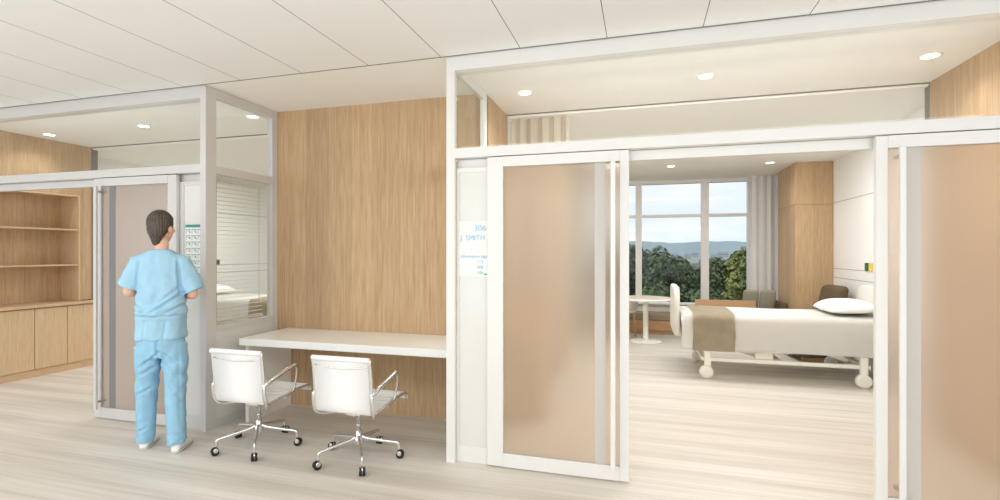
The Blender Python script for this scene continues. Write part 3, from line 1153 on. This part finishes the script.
t = thing('side_chair', 'white chair with oak legs left of the round table, half behind the door', 'chair', (-0.40, 8.55, 0), 0.9)
obj('seat', mkbox(-0.21, 0.21, -0.21, 0.21, 0.40, 0.445, 0.02, 3), 'leather', t)
prof = smooth_path([(0, -0.20, 0.44), (0, -0.23, 0.52), (0, -0.25, 0.59), (0, -0.27, 0.63)], 4)
obj('backrest', strip(new(), [(p.y, p.z) for p in prof], -0.2, 0.2, 0.025), 'leather', t)
for sx in (-1, 1):
    for sy in (-1, 1):
        obj('leg', tube(new(), [(sx * 0.18, sy * 0.18, 0.40), (sx * 0.20, sy * 0.20, 0.0)], [0.02, 0.014], 10), 'oakh', t)

t = thing('window_bench', 'low oak bench with a taupe cushion under the window', 'bench', (-1.2, 8.9, 0))
obj('bench_base', mkbox(0, 1.93, 0.03, 0.39, 0.06, 0.228, 0.004, 1), 'oakh', t)
obj('plinth', mkbox(0.03, 1.9, 0.06, 0.39, 0, 0.06), 'oakh', t)
obj('cushion', mkbox(0.0, 1.93, 0.01, 0.39, 0.229, 0.35, 0.025, 3), 'taupe', t)

t = thing('daybed', 'oak framed daybed below the window, beyond the bed', 'sofa', (0.78, 8.32, 0))
obj('back_panel', mkbox(0, 0.86, 0.0, 0.035, 0.0, 0.662, 0.003, 1), 'oakh', t)
obj('seat_base', mkbox(0.0, 1.195, 0.036, 0.62, 0.0, 0.30, 0.004, 1), 'oakh', t)
obj('seat_cushion', mkbox(0.0, 1.195, 0.04, 0.62, 0.301, 0.42, 0.025, 3), 'taupe', t)
b = new()
box(b, 1.20, 1.295, 0.0, 0.62, 0.0, 0.63, 0.03, 3)
obj('armrest', b, 'brown', t)
for i, lab in enumerate(('sage cushion leaning at the end of the daybed, left of the pair', 'sage cushion leaning at the end of the daybed, right of the pair')):
    bm = make_pillow()
    for v in bm.verts:
        v.co = V((v.co.x * 0.77, v.co.y * 0.32, v.co.z * 0.53))
    o = obj('cushion', bm, 'sage')
    o.location = (1.615 + i * 0.24, 8.60, 0.635)
    o.rotation_euler = (0, -1.25, -PI / 2)
    tag(o, lab, 'cushion', 'sage cushions on the daybed')

t = thing('recliner', 'dark brown upholstered armchair between the bed and the wardrobe', 'armchair', (2.14, 7.42, 0), 0.12)
obj('base', mkbox(-0.28, 0.26, -0.26, 0.26, 0.06, 0.30, 0.03, 3), 'brown', t)
obj('seat_cushion', mkbox(-0.29, 0.18, -0.21, 0.21, 0.301, 0.44, 0.04, 3), 'brown', t)
bm = new()
rings = []
for k in range(17):
    u = min(1.0, k / 8) if k < 8 else 0.88 + 0.12 * math.sin((k - 7) / 9 * PI / 2)
    z = 0.40 + 0.565 * u
    x = 0.14 + 0.13 * u
    q_ = max(0.0, (u - 0.88) / 0.12)
    w = 0.19 + 0.06 * math.sqrt(max(0, 1 - q_ * q_))
    th = 0.03 + 0.045 * math.sqrt(max(0, 1 - q_ * q_))
    ring = []
    for q in ellipse(0, 0, 0, th, w, 24, 4.5):
        ring.append(V((x + q.x, q.y, z)))
    rings.append(ring)
obj('backrest', loft(bm, rings), 'brown', t)
for s in (-1, 1):
    obj('armrest', mkbox(-0.26, 0.2, s * 0.26 - 0.045, s * 0.26 + 0.045, 0.30, 0.56, 0.03, 3), 'brown', t)
    obj('foot', mkbox(-0.22, 0.2, s * 0.2 - 0.02, s * 0.2 + 0.02, 0.0, 0.06), 'oakh', t)

# oak pieces glimpsed through frosted glass
t = thing('storage_cabinet', 'oak cabinet glimpsed as a warm patch through the frosted door near the name sign', 'cabinet', (-1.235, 3.98, 0))
obj('body', mkbox(0.0, 0.42, 0.0, 0.58, 0.0, 0.98), 'oak2', t)
for a, c in ((0.003, 0.287), (0.293, 0.577)):
    obj('door', mkbox(0.42, 0.438, a, c, 0.06, 0.95), 'oak2', t)
obj('cabinet_top', mkbox(0.0, 0.445, -0.005, 0.585, 0.98, 1.005), 'oakx', t)
t = thing('storage_cabinet', 'oak cabinet glimpsed between the legs of the person through the frosted door', 'cabinet', (-4.72, 3.95, 0))
obj('body', mkbox(0.0, 0.5, 0.0, 0.42, 0.0, 0.54), 'oak2', t)
for a, c in ((0.003, 0.247), (0.253, 0.497)):
    obj('door', mkbox(a, c, -0.019, 0.0, 0.06, 0.53), 'oak2', t)
obj('cabinet_top', mkbox(-0.005, 0.505, -0.024, 0.425, 0.54, 0.56), 'oakx', t)


# ------------------------------------------------------------------ person in scrubs, seen from behind
def make_person():
    # local frame: facing +y, right hand at +x, heels near y = 0
    # torso centre sits 5 cm ahead of the heels; left foot is 9 cm ahead of the right
    ty = 0.055
    b = new()
    # pelvis, torso, neck
    loft(b, [ellipse(0, ty, z, rx, ry) for z, rx, ry in ((0.74, 0.10, 0.085), (0.80, 0.145, 0.10), (0.88, 0.15, 0.10), (0.98, 0.128, 0.088), (1.08, 0.122, 0.085), (1.20, 0.142, 0.095), (1.29, 0.15, 0.09), (1.345, 0.125, 0.07), (1.38, 0.07, 0.055))])
    capsule(b, (0, ty - 0.012, 1.34), (0.004, ty + 0.012, 1.47), 0.05, 0.046)
    # head, turned to the right
    hc = V((-0.004, ty + 0.03, 1.585))
    ya = -0.38
    R = Matrix.Rotation(ya, 4, 'Z')
    def H(x, y, z):
        return hc + R @ V((x, y, z))
    hb = new()
    ball(hb, (0, -0.004, 0.018), 0.073, 0.094, 0.088)
    ball(hb, (0, 0.028, -0.042), 0.058, 0.066, 0.075)
    ball(hb, (0, 0.058, -0.088), 0.03, 0.03, 0.026)
    capsule(hb, (0, 0.098, 0.005), (0, 0.112, -0.03), 0.009, 0.013)
    for s in (-1, 1):
        ball(hb, (s * 0.074, -0.006, -0.022), 0.012, 0.020, 0.032, 12)
        ball(hb, (s * 0.034, 0.078, -0.03), 0.022, 0.02, 0.02, 12)
    ball(hb, (0, 0.094, -0.062), 0.022, 0.008, 0.005, 12)
    ball(hb, (0, 0.092, -0.071), 0.019, 0.008, 0.006, 12)
    for v in hb.verts:
        v.co = hc + R @ v.co
    tmp = bpy.data.meshes.new('t')
    hb.to_mesh(tmp); hb.free(); b.from_mesh(tmp); bpy.data.meshes.remove(tmp)
    # arms: shoulder, elbow, wrist
    sh = {-1: V((-0.148, ty - 0.005, 1.325)), 1: V((0.148, ty - 0.005, 1.325))}
    el = {-1: V((-0.205, ty + 0.005, 1.125)), 1: V((0.212, ty - 0.01, 1.095))}
    wr = {-1: V((-0.10, ty + 0.215, 1.09)), 1: V((0.10, ty + 0.205, 1.07))}
    for s in (-1, 1):
        capsule(b, sh[s], el[s], 0.05, 0.038)
        capsule(b, el[s], wr[s], 0.038, 0.025)
        d = (V((0, ty + 0.265, 1.085)) - wr[s]).normalized()
        up = V((0, 0, 1))
        side = d.cross(up).normalized()
        palm = wr[s] + d * 0.055
        capsule(b, wr[s], palm, 0.022, 0.027, 12, 1.0)
        capsule(b, wr[s] + d * 0.02 + up * 0.012, palm + up * 0.014 + d * 0.02, 0.016, 0.016)
        capsule(b, wr[s] + d * 0.02 - up * 0.012, palm - up * 0.014 + d * 0.02, 0.016, 0.016)
        for i, (L_, o_) in enumerate(((0.058, 0.027), (0.066, 0.009), (0.062, -0.009), (0.05, -0.026))):
            k0 = palm + d * 0.022 + up * o_
            back = V((0, -0.35, 0))
            k1 = k0 + (d + back * 0.3).normalized() * L_ * 0.5
            k2 = k1 + (d + back * 1.6).normalized() * L_ * 0.35
            k3 = k2 + (d * 0.5 + back * 2.4).normalized() * L_ * 0.28
            capsule(b, k0, k1, 0.0095, 0.0088, 10)
            capsule(b, k1, k2, 0.0088, 0.008, 10)
            capsule(b, k2, k3, 0.008, 0.007, 10)
        t0 = wr[s] + d * 0.022 + up * 0.02
        t1 = t0 + (d * 0.5 + up * 0.8).normalized() * 0.035
        capsule(b, t0, t1, 0.012, 0.010, 10)
        capsule(b, t1, t1 + (d + up * 0.25).normalized() * 0.028, 0.010, 0.008, 10)
    # legs: hip, knee, ankle, foot
    ft = {-1: V((-0.118, 0.082, 0)), 1: V((0.120, -0.085, 0))}
    hip = {-1: V((-0.08, ty + 0.005, 0.80)), 1: V((0.08, ty - 0.005, 0.80))}
    toe = {-1: V((0.10, 1.0, 0)).normalized(), 1: V((0.22, 1.0, 0)).normalized()}
    knee, ank = {}, {}
    for s in (-1, 1):
        ank[s] = ft[s] + V((0, 0.045, 0.085))
        knee[s] = hip[s].lerp(ank[s], 0.5) + V((0, 0.018, 0))
        capsule(b, hip[s], knee[s], 0.075, 0.05)
        capsule(b, knee[s], ank[s], 0.049, 0.034)
        capsule(b, ank[s] - V((0, 0, 0.045)), ft[s] + toe[s] * 0.17 + V((0, 0, 0.03)), 0.032, 0.024)
    th = (math.pi / 180) * 38.5
    me = blend_mesh(b, 0.0065, 4)
    body = meshobj('person', me, 'skin')
    body.location = (-3.272, 2.722, 0)
    body.rotation_euler = (0, 0, th)
    body.scale = (0.93, 0.97, 1.0)
    tag(body, 'person with short dark hair in light blue scrubs and white shoes, standing seen from behind', 'person')
    # scrub top: boxy shirt, short flared sleeves, fold over the waist, hem over the hips
    b = new()
    loft(b, [ellipse(0, ty + dy, z, rx, ry, 32, 2.3) for z, rx, ry, dy in (
        (0.785, 0.168, 0.128, 0), (0.80, 0.170, 0.13, 0), (0.87, 0.166, 0.126, 0), (0.925, 0.163, 0.124, 0), (0.945, 0.160, 0.122, 0), (0.962, 0.172, 0.135, -0.004), (0.985, 0.171, 0.136, -0.004), (1.04, 0.157, 0.125, 0), (1.12, 0.15, 0.118, 0),
        (1.20, 0.155, 0.116, 0), (1.28, 0.158, 0.11, 0), (1.335, 0.156, 0.098, 0), (1.375, 0.125, 0.082, 0), (1.415, 0.068, 0.066, 0.004))])
    for s in (-1, 1):
        a, c = sh[s], el[s]
        d = (c - a).normalized()
        e = a + (c - a) * (0.80 if s < 0 else 0.86)
        out = V((s, 0, 0.0))
        a = a + V((-s * 0.006, 0, 0.008))
        pts = [a + V((-s * 0.05, 0, 0.0)), a + d * 0.01, a + (e - a) * 0.5 + out * 0.006, e + out * 0.01, e + out * 0.012 + d * 0.012]
        tube(b, pts, [0.058, 0.063, 0.069, 0.076, 0.077], 20)
    def creases(x, z, segs):
        f = 0.0
        for (ax, az), (bx, bz), dep in segs:
            ux, uz = bx - ax, bz - az
            l2 = ux * ux + uz * uz
            tt = ((x - ax) * ux + (z - az) * uz) / l2
            fade = max(0.0, min(1.0, min(tt + 0.15, 1.15 - tt) / 0.3))
            sd = ((x - ax) * uz - (z - az) * ux) / math.sqrt(l2)
            f += fade * dep * (-math.exp(-(sd / 0.009) ** 2) + 0.55 * math.exp(-((abs(sd) - 0.02) / 0.012) ** 2))
        return f
    TOPC = [((0.15, 1.105), (-0.03, 0.985), 0.013), ((0.165, 1.03), (0.05, 0.972), 0.013), ((-0.16, 1.04), (-0.07, 0.975), 0.011),
            ((-0.125, 1.33), (-0.135, 1.15), 0.010), ((0.125, 1.33), (0.138, 1.13), 0.011), ((0.13, 1.15), (0.02, 1.05), 0.006),
            ((-0.13, 1.17), (-0.05, 1.06), 0.006), ((-0.17, 0.958), (0.17, 0.952), 0.010), ((-0.10, 1.00), (0.03, 0.968), 0.008), ((0.06, 0.92), (0.04, 0.80), 0.005), ((-0.08, 0.92), (-0.09, 0.80), 0.005)]
    LEGC = [((0.0, 0.80), (0.0, 0.66), 0.010), ((0.01, 0.70), (-0.12, 0.60), 0.009), ((0.0, 0.71), (0.13, 0.62), 0.009), ((-0.02, 0.60), (-0.13, 0.54), 0.007),
            ((0.03, 0.62), (0.13, 0.52), 0.007), ((-0.06, 0.44), (-0.15, 0.40), 0.006), ((0.07, 0.45), (0.15, 0.38), 0.006), ((-0.09, 0.16), (-0.16, 0.13), 0.006),
            ((0.09, 0.17), (0.16, 0.12), 0.006), ((0.09, 0.11), (0.16, 0.085), 0.006), ((-0.13, 0.7), (-0.14, 0.2), 0.003), ((0.13, 0.7), (0.15, 0.2), 0.003)]
    def folds(co, n):
        z = co.z
        x, y = co.x, co.y - ty
        f = 0.0
        if z < 1.3 and abs(x) < 0.19:
            # diagonal drag folds from the armpits to the waist
            f += 0.010 * math.sin(46 * (z + 0.5 * abs(x + 0.02)) + 2.5 * noise.noise(co * 6)) * max(0, 1 - abs(z - 1.04) / 0.16)
            f += 0.007 * math.sin(70 * (z - 0.35 * x) + 3 * noise.noise(co * 5)) * max(0, 1 - abs(z - 0.99) / 0.07)
        f += 0.009 * noise.noise(co * 9) + 0.004 * noise.noise(co * 24)
        if z < 0.93:
            f += 0.004 * math.sin(math.atan2(y, x) * 7 + 1.0)
        if y < 0.02:
            f += creases(x, z, TOPC)
        # centre-back seam valley and shoulder-blade hollows
        if y < 0:
            f -= 0.006 * math.exp(-(x / 0.035) ** 2) * max(0, 1 - abs(z - 1.2) / 0.15)
        return f
    me = blend_mesh(b, 0.0062, 9, folds)
    top = meshobj('scrub_top', me, 'scrub', body)
    # trousers
    b = new()
    loft(b, [ellipse(0, ty, z, rx, ry, 30, 2.3) for z, rx, ry in ((0.66, 0.13, 0.10), (0.70, 0.150, 0.115), (0.76, 0.158, 0.12), (0.83, 0.156, 0.115), (0.89, 0.148, 0.108))])
    for s in (-1, 1):
        h0 = hip[s] + V((s * 0.004, 0, -0.06))
        bot = ank[s] + V((0, -0.012, -0.035))
        n = 12
        pts = [h0.lerp(bot, k / n) + V((0, 0.016 * math.sin(PI * k / n), 0)) for k in range(n + 1)]
        rs = [0.088, 0.086, 0.083, 0.080, 0.077, 0.074, 0.071, 0.069, 0.067, 0.066, 0.065, 0.064, 0.063]
        tube(b, pts, rs, 22, True, 1.08)
    def pfolds(co, n):
        z = co.z
        cf = creases(co.x, z, LEGC) if co.y < ty + 0.03 else 0.0
        f = 0.008 * noise.noise(V((co.x * 12, co.y * 12, co.z * 4))) + 0.004 * noise.noise(co * 18)
        if z < 0.25:
            f += 0.004 * math.sin(70 * z + 14 * co.x + 4 * noise.noise(co * 9)) * (1 - z / 0.25)
        if 0.42 < z < 0.74:
            f += 0.006 * math.sin(34 * (z - 1.3 * abs(co.x)) + co.y * 10 + 3 * noise.noise(co * 7)) * (1 - abs(z - 0.58) / 0.16)
        if abs(z - 0.42) < 0.1:
            f += 0.003 * math.sin(50 * (z + 0.9 * co.x) + 4 * noise.noise(co * 8))
        return f + cf
    me = blend_mesh(b, 0.0062, 8, pfolds)
    meshobj('trousers', me, 'scrubp', body)
    # shoes
    for s in (-1, 1):
        b = new()
        d = toe[s]
        sd = V((d.y, -d.x, 0))
        rings = []
        for u, w, h in ((-0.012, 0.020, 0.04), (0.0, 0.031, 0.066), (0.04, 0.036, 0.078), (0.09, 0.037, 0.070), (0.13, 0.042, 0.056), (0.18, 0.045, 0.045), (0.215, 0.036, 0.038), (0.235, 0.018, 0.028)):
            c = ft[s] + d * (u - 0.0)
            ring = []
            for k in range(16):
                a = 2 * PI * k / 16
                zz = max(0.014, h * 0.5 + h * 0.5 * math.sin(a))
                ring.append(c + sd * (w * math.cos(a)) + V((0, 0, zz)))
            rings.append(ring)
        loft(b, rings)
        shoe = obj('shoe', b, 'shoe', body)
        b = new()
        ring = []
        for u, w in ((-0.016, 0.016), (0.0, 0.033), (0.04, 0.039), (0.09, 0.039), (0.13, 0.044), (0.18, 0.047), (0.218, 0.038), (0.238, 0.018)):
            ring.append((ft[s] + d * u, w))
        lo = [c + sd * w for c, w in ring] + [c - sd * w for c, w in ring[::-1]]
        loft(b, [[p + V((0, 0, 0.0005)) for p in lo], [p + V((0, 0, 0.016)) for p in lo]])
        obj('sole', b, 'sole', shoe)
    # hair: cap over the skull, tapering to the nape, with strands drawn into ridges
    b = new()
    ball(b, (0, -0.012, 0.026), 0.083, 0.101, 0.091, 24)
    ball(b, (0, -0.048, -0.022), 0.068, 0.058, 0.074, 20)
    capsule(b, (0.0, -0.062, -0.05), (0.0, -0.05, -0.108), 0.05, 0.034)
    for v in b.verts:
        v.co = hc + R @ v.co
    Ri = R.inverted()
    def hfn(co, n):
        q = Ri @ (co - hc)
        a = math.atan2(q.x, -q.y)
        f = 0.0022 * math.sin(a * 34 + 8 * q.z + 2 * noise.noise(co * 30)) + 0.003 * noise.noise(co * 26)
        # hairline: sink the cap into the skin over the face and ears
        if q.y > 0.03 and q.z < 0.055 + 0.02 * noise.noise(co * 20):
            f -= 0.03
        return f
    me = blend_mesh(b, 0.0055, 3, hfn)
    hair = meshobj('hair', me, 'hair', body)
    # eyes
    for s in (-1, 1):
        e = new()
        ball(e, (0, 0, 0), 0.011, 0.008, 0.007, 12)
        for v in e.verts:
            v.co = hc + R @ (v.co + V((s * 0.032, 0.091, -0.004)))
        ey = obj('eye', e, 'plate', body)
        e = new()
        ball(e, (0, 0, 0), 0.005, 0.004, 0.005, 10)
        for v in e.verts:
            v.co = hc + R @ (v.co + V((s * 0.032, 0.097, -0.004)))
        obj('iris', e, 'hair', ey)
    return body


make_person()

# ------------------------------------------------------------------ outdoors, seen through the right window
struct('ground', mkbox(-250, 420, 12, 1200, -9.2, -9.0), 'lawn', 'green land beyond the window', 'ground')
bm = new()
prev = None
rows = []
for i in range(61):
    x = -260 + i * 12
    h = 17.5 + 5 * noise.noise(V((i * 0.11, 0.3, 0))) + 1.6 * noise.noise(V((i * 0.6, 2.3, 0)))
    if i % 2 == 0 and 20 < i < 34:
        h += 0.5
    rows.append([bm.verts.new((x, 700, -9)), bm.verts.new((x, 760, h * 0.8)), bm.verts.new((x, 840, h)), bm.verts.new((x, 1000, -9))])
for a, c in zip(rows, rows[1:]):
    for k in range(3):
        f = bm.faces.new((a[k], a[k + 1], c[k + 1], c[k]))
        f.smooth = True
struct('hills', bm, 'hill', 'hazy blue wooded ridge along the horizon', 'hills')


def tree(x, y, top, rad, m, label, seed):
    rnd = random.Random(seed)
    t = thing('tree', label, 'tree', (x, y, -9), 0, 'trees outside the window')
    top += 9
    ch_ = min(top * 0.72, rad * 2.9)
    b = new()
    tube(b, [(0, 0, 0), (0.1, 0, top * 0.3), (0, 0.1, top * 0.6), (0.1, 0, top * 0.85)], [0.28, 0.22, 0.14, 0.05], 8)
    for k in range(6):
        a = rnd.uniform(0, 6.28)
        z = top * rnd.uniform(0.4, 0.7)
        tube(b, [(0, 0, z), (math.cos(a) * rad * 0.35, math.sin(a) * rad * 0.35, z + rad * 0.3), (math.cos(a) * rad * 0.65, math.sin(a) * rad * 0.65, z + rad * 0.75)], [0.09, 0.06, 0.025], 6)
    obj('trunk', b, 'bark', t)
    b = new()
    blobs = []
    zc = top - ch_ / 2
    for k in range(26):
        a, u = rnd.uniform(0, 6.28), rnd.uniform(-1, 1)
        rr = math.sqrt(max(0, 1 - u * u)) * rnd.uniform(0.4, 0.64)
        blobs.append((V((math.cos(a) * rr * rad, math.sin(a) * rr * rad, zc + u * ch_ * 0.40)), rad * rnd.uniform(0.28, 0.36)))
    for c, r in blobs:
        for k in range(290):
            d = V((rnd.gauss(0, 1), rnd.gauss(0, 1), rnd.gauss(0, 1))).normalized()
            p = c + d * r * (0.5 + 0.5 * rnd.random() ** 0.6)
            if p.z > top:
                continue
            s = rnd.uniform(0.08, 0.17) * (0.7 + rad * 0.15)
            n = (d + V((rnd.gauss(0, .5), rnd.gauss(0, .5), rnd.gauss(0, .5) + 0.3))).normalized()
            u = n.orthogonal().normalized()
            u = Matrix.Rotation(rnd.uniform(0, 6.28), 3, n) @ u
            w = n.cross(u)
            b.faces.new([b.verts.new(p + u * s), b.verts.new(p + w * s * 0.55 + n * s * 0.15), b.verts.new(p - u * s), b.verts.new(p - w * s * 0.55 + n * s * 0.15)])
    o = obj('crown', b, m, t)
    o['kind'] = 'stuff'


tree(-0.8, 31, 1.9, 2.6, 'fol2', 'grey-green tree at the left edge of the window view, behind the door stile', 11)
tree(1.2, 25.5, 1.45, 1.9, 'fol1', 'dark bushy tree left of the middle mullion, in front', 12)
tree(3.4, 32, 2.1, 2.6, 'fol1', 'dark tall tree just left of the middle mullion', 13)
tree(5.7, 38, 1.9, 2.7, 'fol2', 'grey-green tree right of the middle mullion, set back', 14)
tree(4.9, 26, 1.75, 1.8, 'fol3', 'sunlit yellow-green tree at the right end of the window', 15)
tree(0.3, 20, -0.1, 1.3, 'fol3', 'low olive bush at the bottom left of the window view', 16)
tree(2.6, 22, 0.0, 1.4, 'fol1', 'low dark bush under the middle mullion', 17)
tree(4.2, 19.6, 0.2, 1.2, 'fol3', 'low sunlit bush at the bottom right of the window view', 18)
tree(0.9, 38, 2.0, 2.9, 'fol1', 'dark tree in the left pane, behind the grey-green ones', 19)

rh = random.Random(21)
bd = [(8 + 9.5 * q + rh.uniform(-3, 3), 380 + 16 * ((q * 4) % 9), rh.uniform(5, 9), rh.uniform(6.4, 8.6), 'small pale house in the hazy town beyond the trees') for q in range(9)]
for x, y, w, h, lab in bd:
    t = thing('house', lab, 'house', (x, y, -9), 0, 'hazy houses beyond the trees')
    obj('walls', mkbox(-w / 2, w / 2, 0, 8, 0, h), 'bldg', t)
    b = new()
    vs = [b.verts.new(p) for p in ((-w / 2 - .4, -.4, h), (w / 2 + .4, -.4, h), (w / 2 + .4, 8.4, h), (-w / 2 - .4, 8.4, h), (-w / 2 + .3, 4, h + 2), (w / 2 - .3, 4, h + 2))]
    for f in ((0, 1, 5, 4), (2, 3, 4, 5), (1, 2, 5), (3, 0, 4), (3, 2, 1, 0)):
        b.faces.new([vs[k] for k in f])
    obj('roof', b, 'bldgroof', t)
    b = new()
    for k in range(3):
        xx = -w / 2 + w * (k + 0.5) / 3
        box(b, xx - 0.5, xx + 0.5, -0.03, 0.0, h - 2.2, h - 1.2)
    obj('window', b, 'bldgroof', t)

# ------------------------------------------------------------------ sky
w = bpy.data.worlds.new('sky')
scn.world = w
w.use_nodes = True
nt = w.node_tree
bg = nt.nodes['Background']
tc = nt.nodes.new('ShaderNodeTexCoord')
sx = nt.nodes.new('ShaderNodeSeparateXYZ')
nt.links.new(tc.outputs['Generated'], sx.inputs['Vector'])
r = nt.nodes.new('ShaderNodeValToRGB')
e = r.color_ramp.elements
e[0].position, e[0].color = 0.0, lin(220, 235, 247)
e[1].position, e[1].color = 0.6, lin(226, 234, 243)
el_ = r.color_ramp.elements.new(0.10)
el_.color = lin(236, 243, 250)
nt.links.new(sx.outputs['Z'], r.inputs['Fac'])
nz = nt.nodes.new('ShaderNodeTexNoise')
nz.inputs['Scale'].default_value = 5
nz.inputs['Detail'].default_value = 6
mpn = nt.nodes.new('ShaderNodeMapping')
mpn.inputs['Scale'].default_value = (1, 1, 3.5)
nt.links.new(tc.outputs['Generated'], mpn.inputs['Vector'])
nt.links.new(mpn.outputs['Vector'], nz.inputs['Vector'])
cr = nt.nodes.new('ShaderNodeValToRGB')
cr.color_ramp.elements[0].position = 0.45
cr.color_ramp.elements[1].position = 0.75
nt.links.new(nz.outputs['Fac'], cr.inputs['Fac'])
mx = nt.nodes.new('ShaderNodeMix')
mx.data_type = 'RGBA'
nt.links.new(cr.outputs['Color'], mx.inputs['Factor'])
nt.links.new(r.outputs['Color'], mx.inputs['A'])
mx.inputs['B'].default_value = (1, 1, 1, 1)
nt.links.new(mx.outputs['Result'], bg.inputs['Color'])
bg.inputs['Strength'].default_value = 1.12


# ------------------------------------------------------------------ added fill lights, sun
def area(name, loc, rot, sx_, sy_, energy, color=(1, 0.96, 0.91)):
    l = bpy.data.lights.new(name, 'AREA')
    l.shape = 'RECTANGLE'
    l.size, l.size_y = sx_, sy_
    l.energy = energy
    l.color = color
    o = bpy.data.objects.new(name, l)
    COL.objects.link(o)
    o.location = loc
    o.rotation_euler = rot
    return o


WH = (0.935, 0.972, 1.0)
area('corridor_fill', (-1.5, 0.2, 2.66), (0, 0, 0), 9.0, 1.0, 82, WH)  # unseen fill light under the corridor ceiling, outside the view
area('corridor_fill', (-1.5, -2.6, 1.5), (PI / 2 * 1.02, 0, 0), 11.0, 2.2, 88, WH)  # upright fill panel added behind the camera to brighten the partition fronts
area('corridor_up_fill', (-2.0, -0.8, 0.6), (PI, 0, 0), 10.0, 1.2, 70, WH)  # upward fill added behind the camera to lift the corridor ceiling
area('right_room_fill', (0.7, 6.3, 2.655), (0, 0, 0), 2.4, 0.5, 54, WH)  # fill added in the ceiling strip that the header hides
area('left_room_fill', (-5.0, 6.3, 2.655), (0, 0, 0), 2.4, 0.5, 55, WH)  # matching added fill for the left room, out of sight
area('right_ceiling_fill', (0.45, YP + 0.17, 2.10), (PI - 0.9, 0, 0), 3.0, 0.08, 6.5, WH)  # upward fill added behind the header to brighten the room ceiling
area('left_ceiling_fill', (-4.95, YP + 0.17, 2.10), (PI - 0.9, 0, 0), 3.0, 0.08, 4, WH)  # left counterpart of the added ceiling fill
area('right_bed_fill', (0.45, YP + 0.18, 2.06), (PI / 2 - 0.62, 0, 0), 3.0, 0.06, 20, (1, 0.97, 0.93))  # fill added behind the header to brighten the bed front

sun = bpy.data.lights.new('sun', 'SUN')
sun.energy = 1.6
sun.angle = 0.05
sun.color = (1, 0.96, 0.88)
so = bpy.data.objects.new('sun', sun)
COL.objects.link(so)
so.rotation_euler = (math.radians(48), 0, math.radians(-50))

# ------------------------------------------------------------------ camera
cam = bpy.data.cameras.new('camera')
cam.sensor_width = 36
cam.lens = 18.0
cam.shift_y = 0.002
cam.clip_end = 3000
cam.clip_start = 0.02
co = bpy.data.objects.new('camera', cam)
COL.objects.link(co)
co.location = (0, 0, 1.40)
co.rotation_euler = (PI / 2, 0, math.atan(143 / 500))
scn.camera = co

scn.view_settings.view_transform = 'Standard'
scn.view_settings.look = 'None'
scn.view_settings.exposure = 0.0
scn.cycles.use_denoising = True
scn.cycles.diffuse_bounces = 6
scn.cycles.max_bounces = 14
scn.cycles.transmission_bounces = 10
scn.cycles.transparent_max_bounces = 16
scn.cycles.sample_clamp_indirect = 6
scn.cycles.caustics_reflective = False
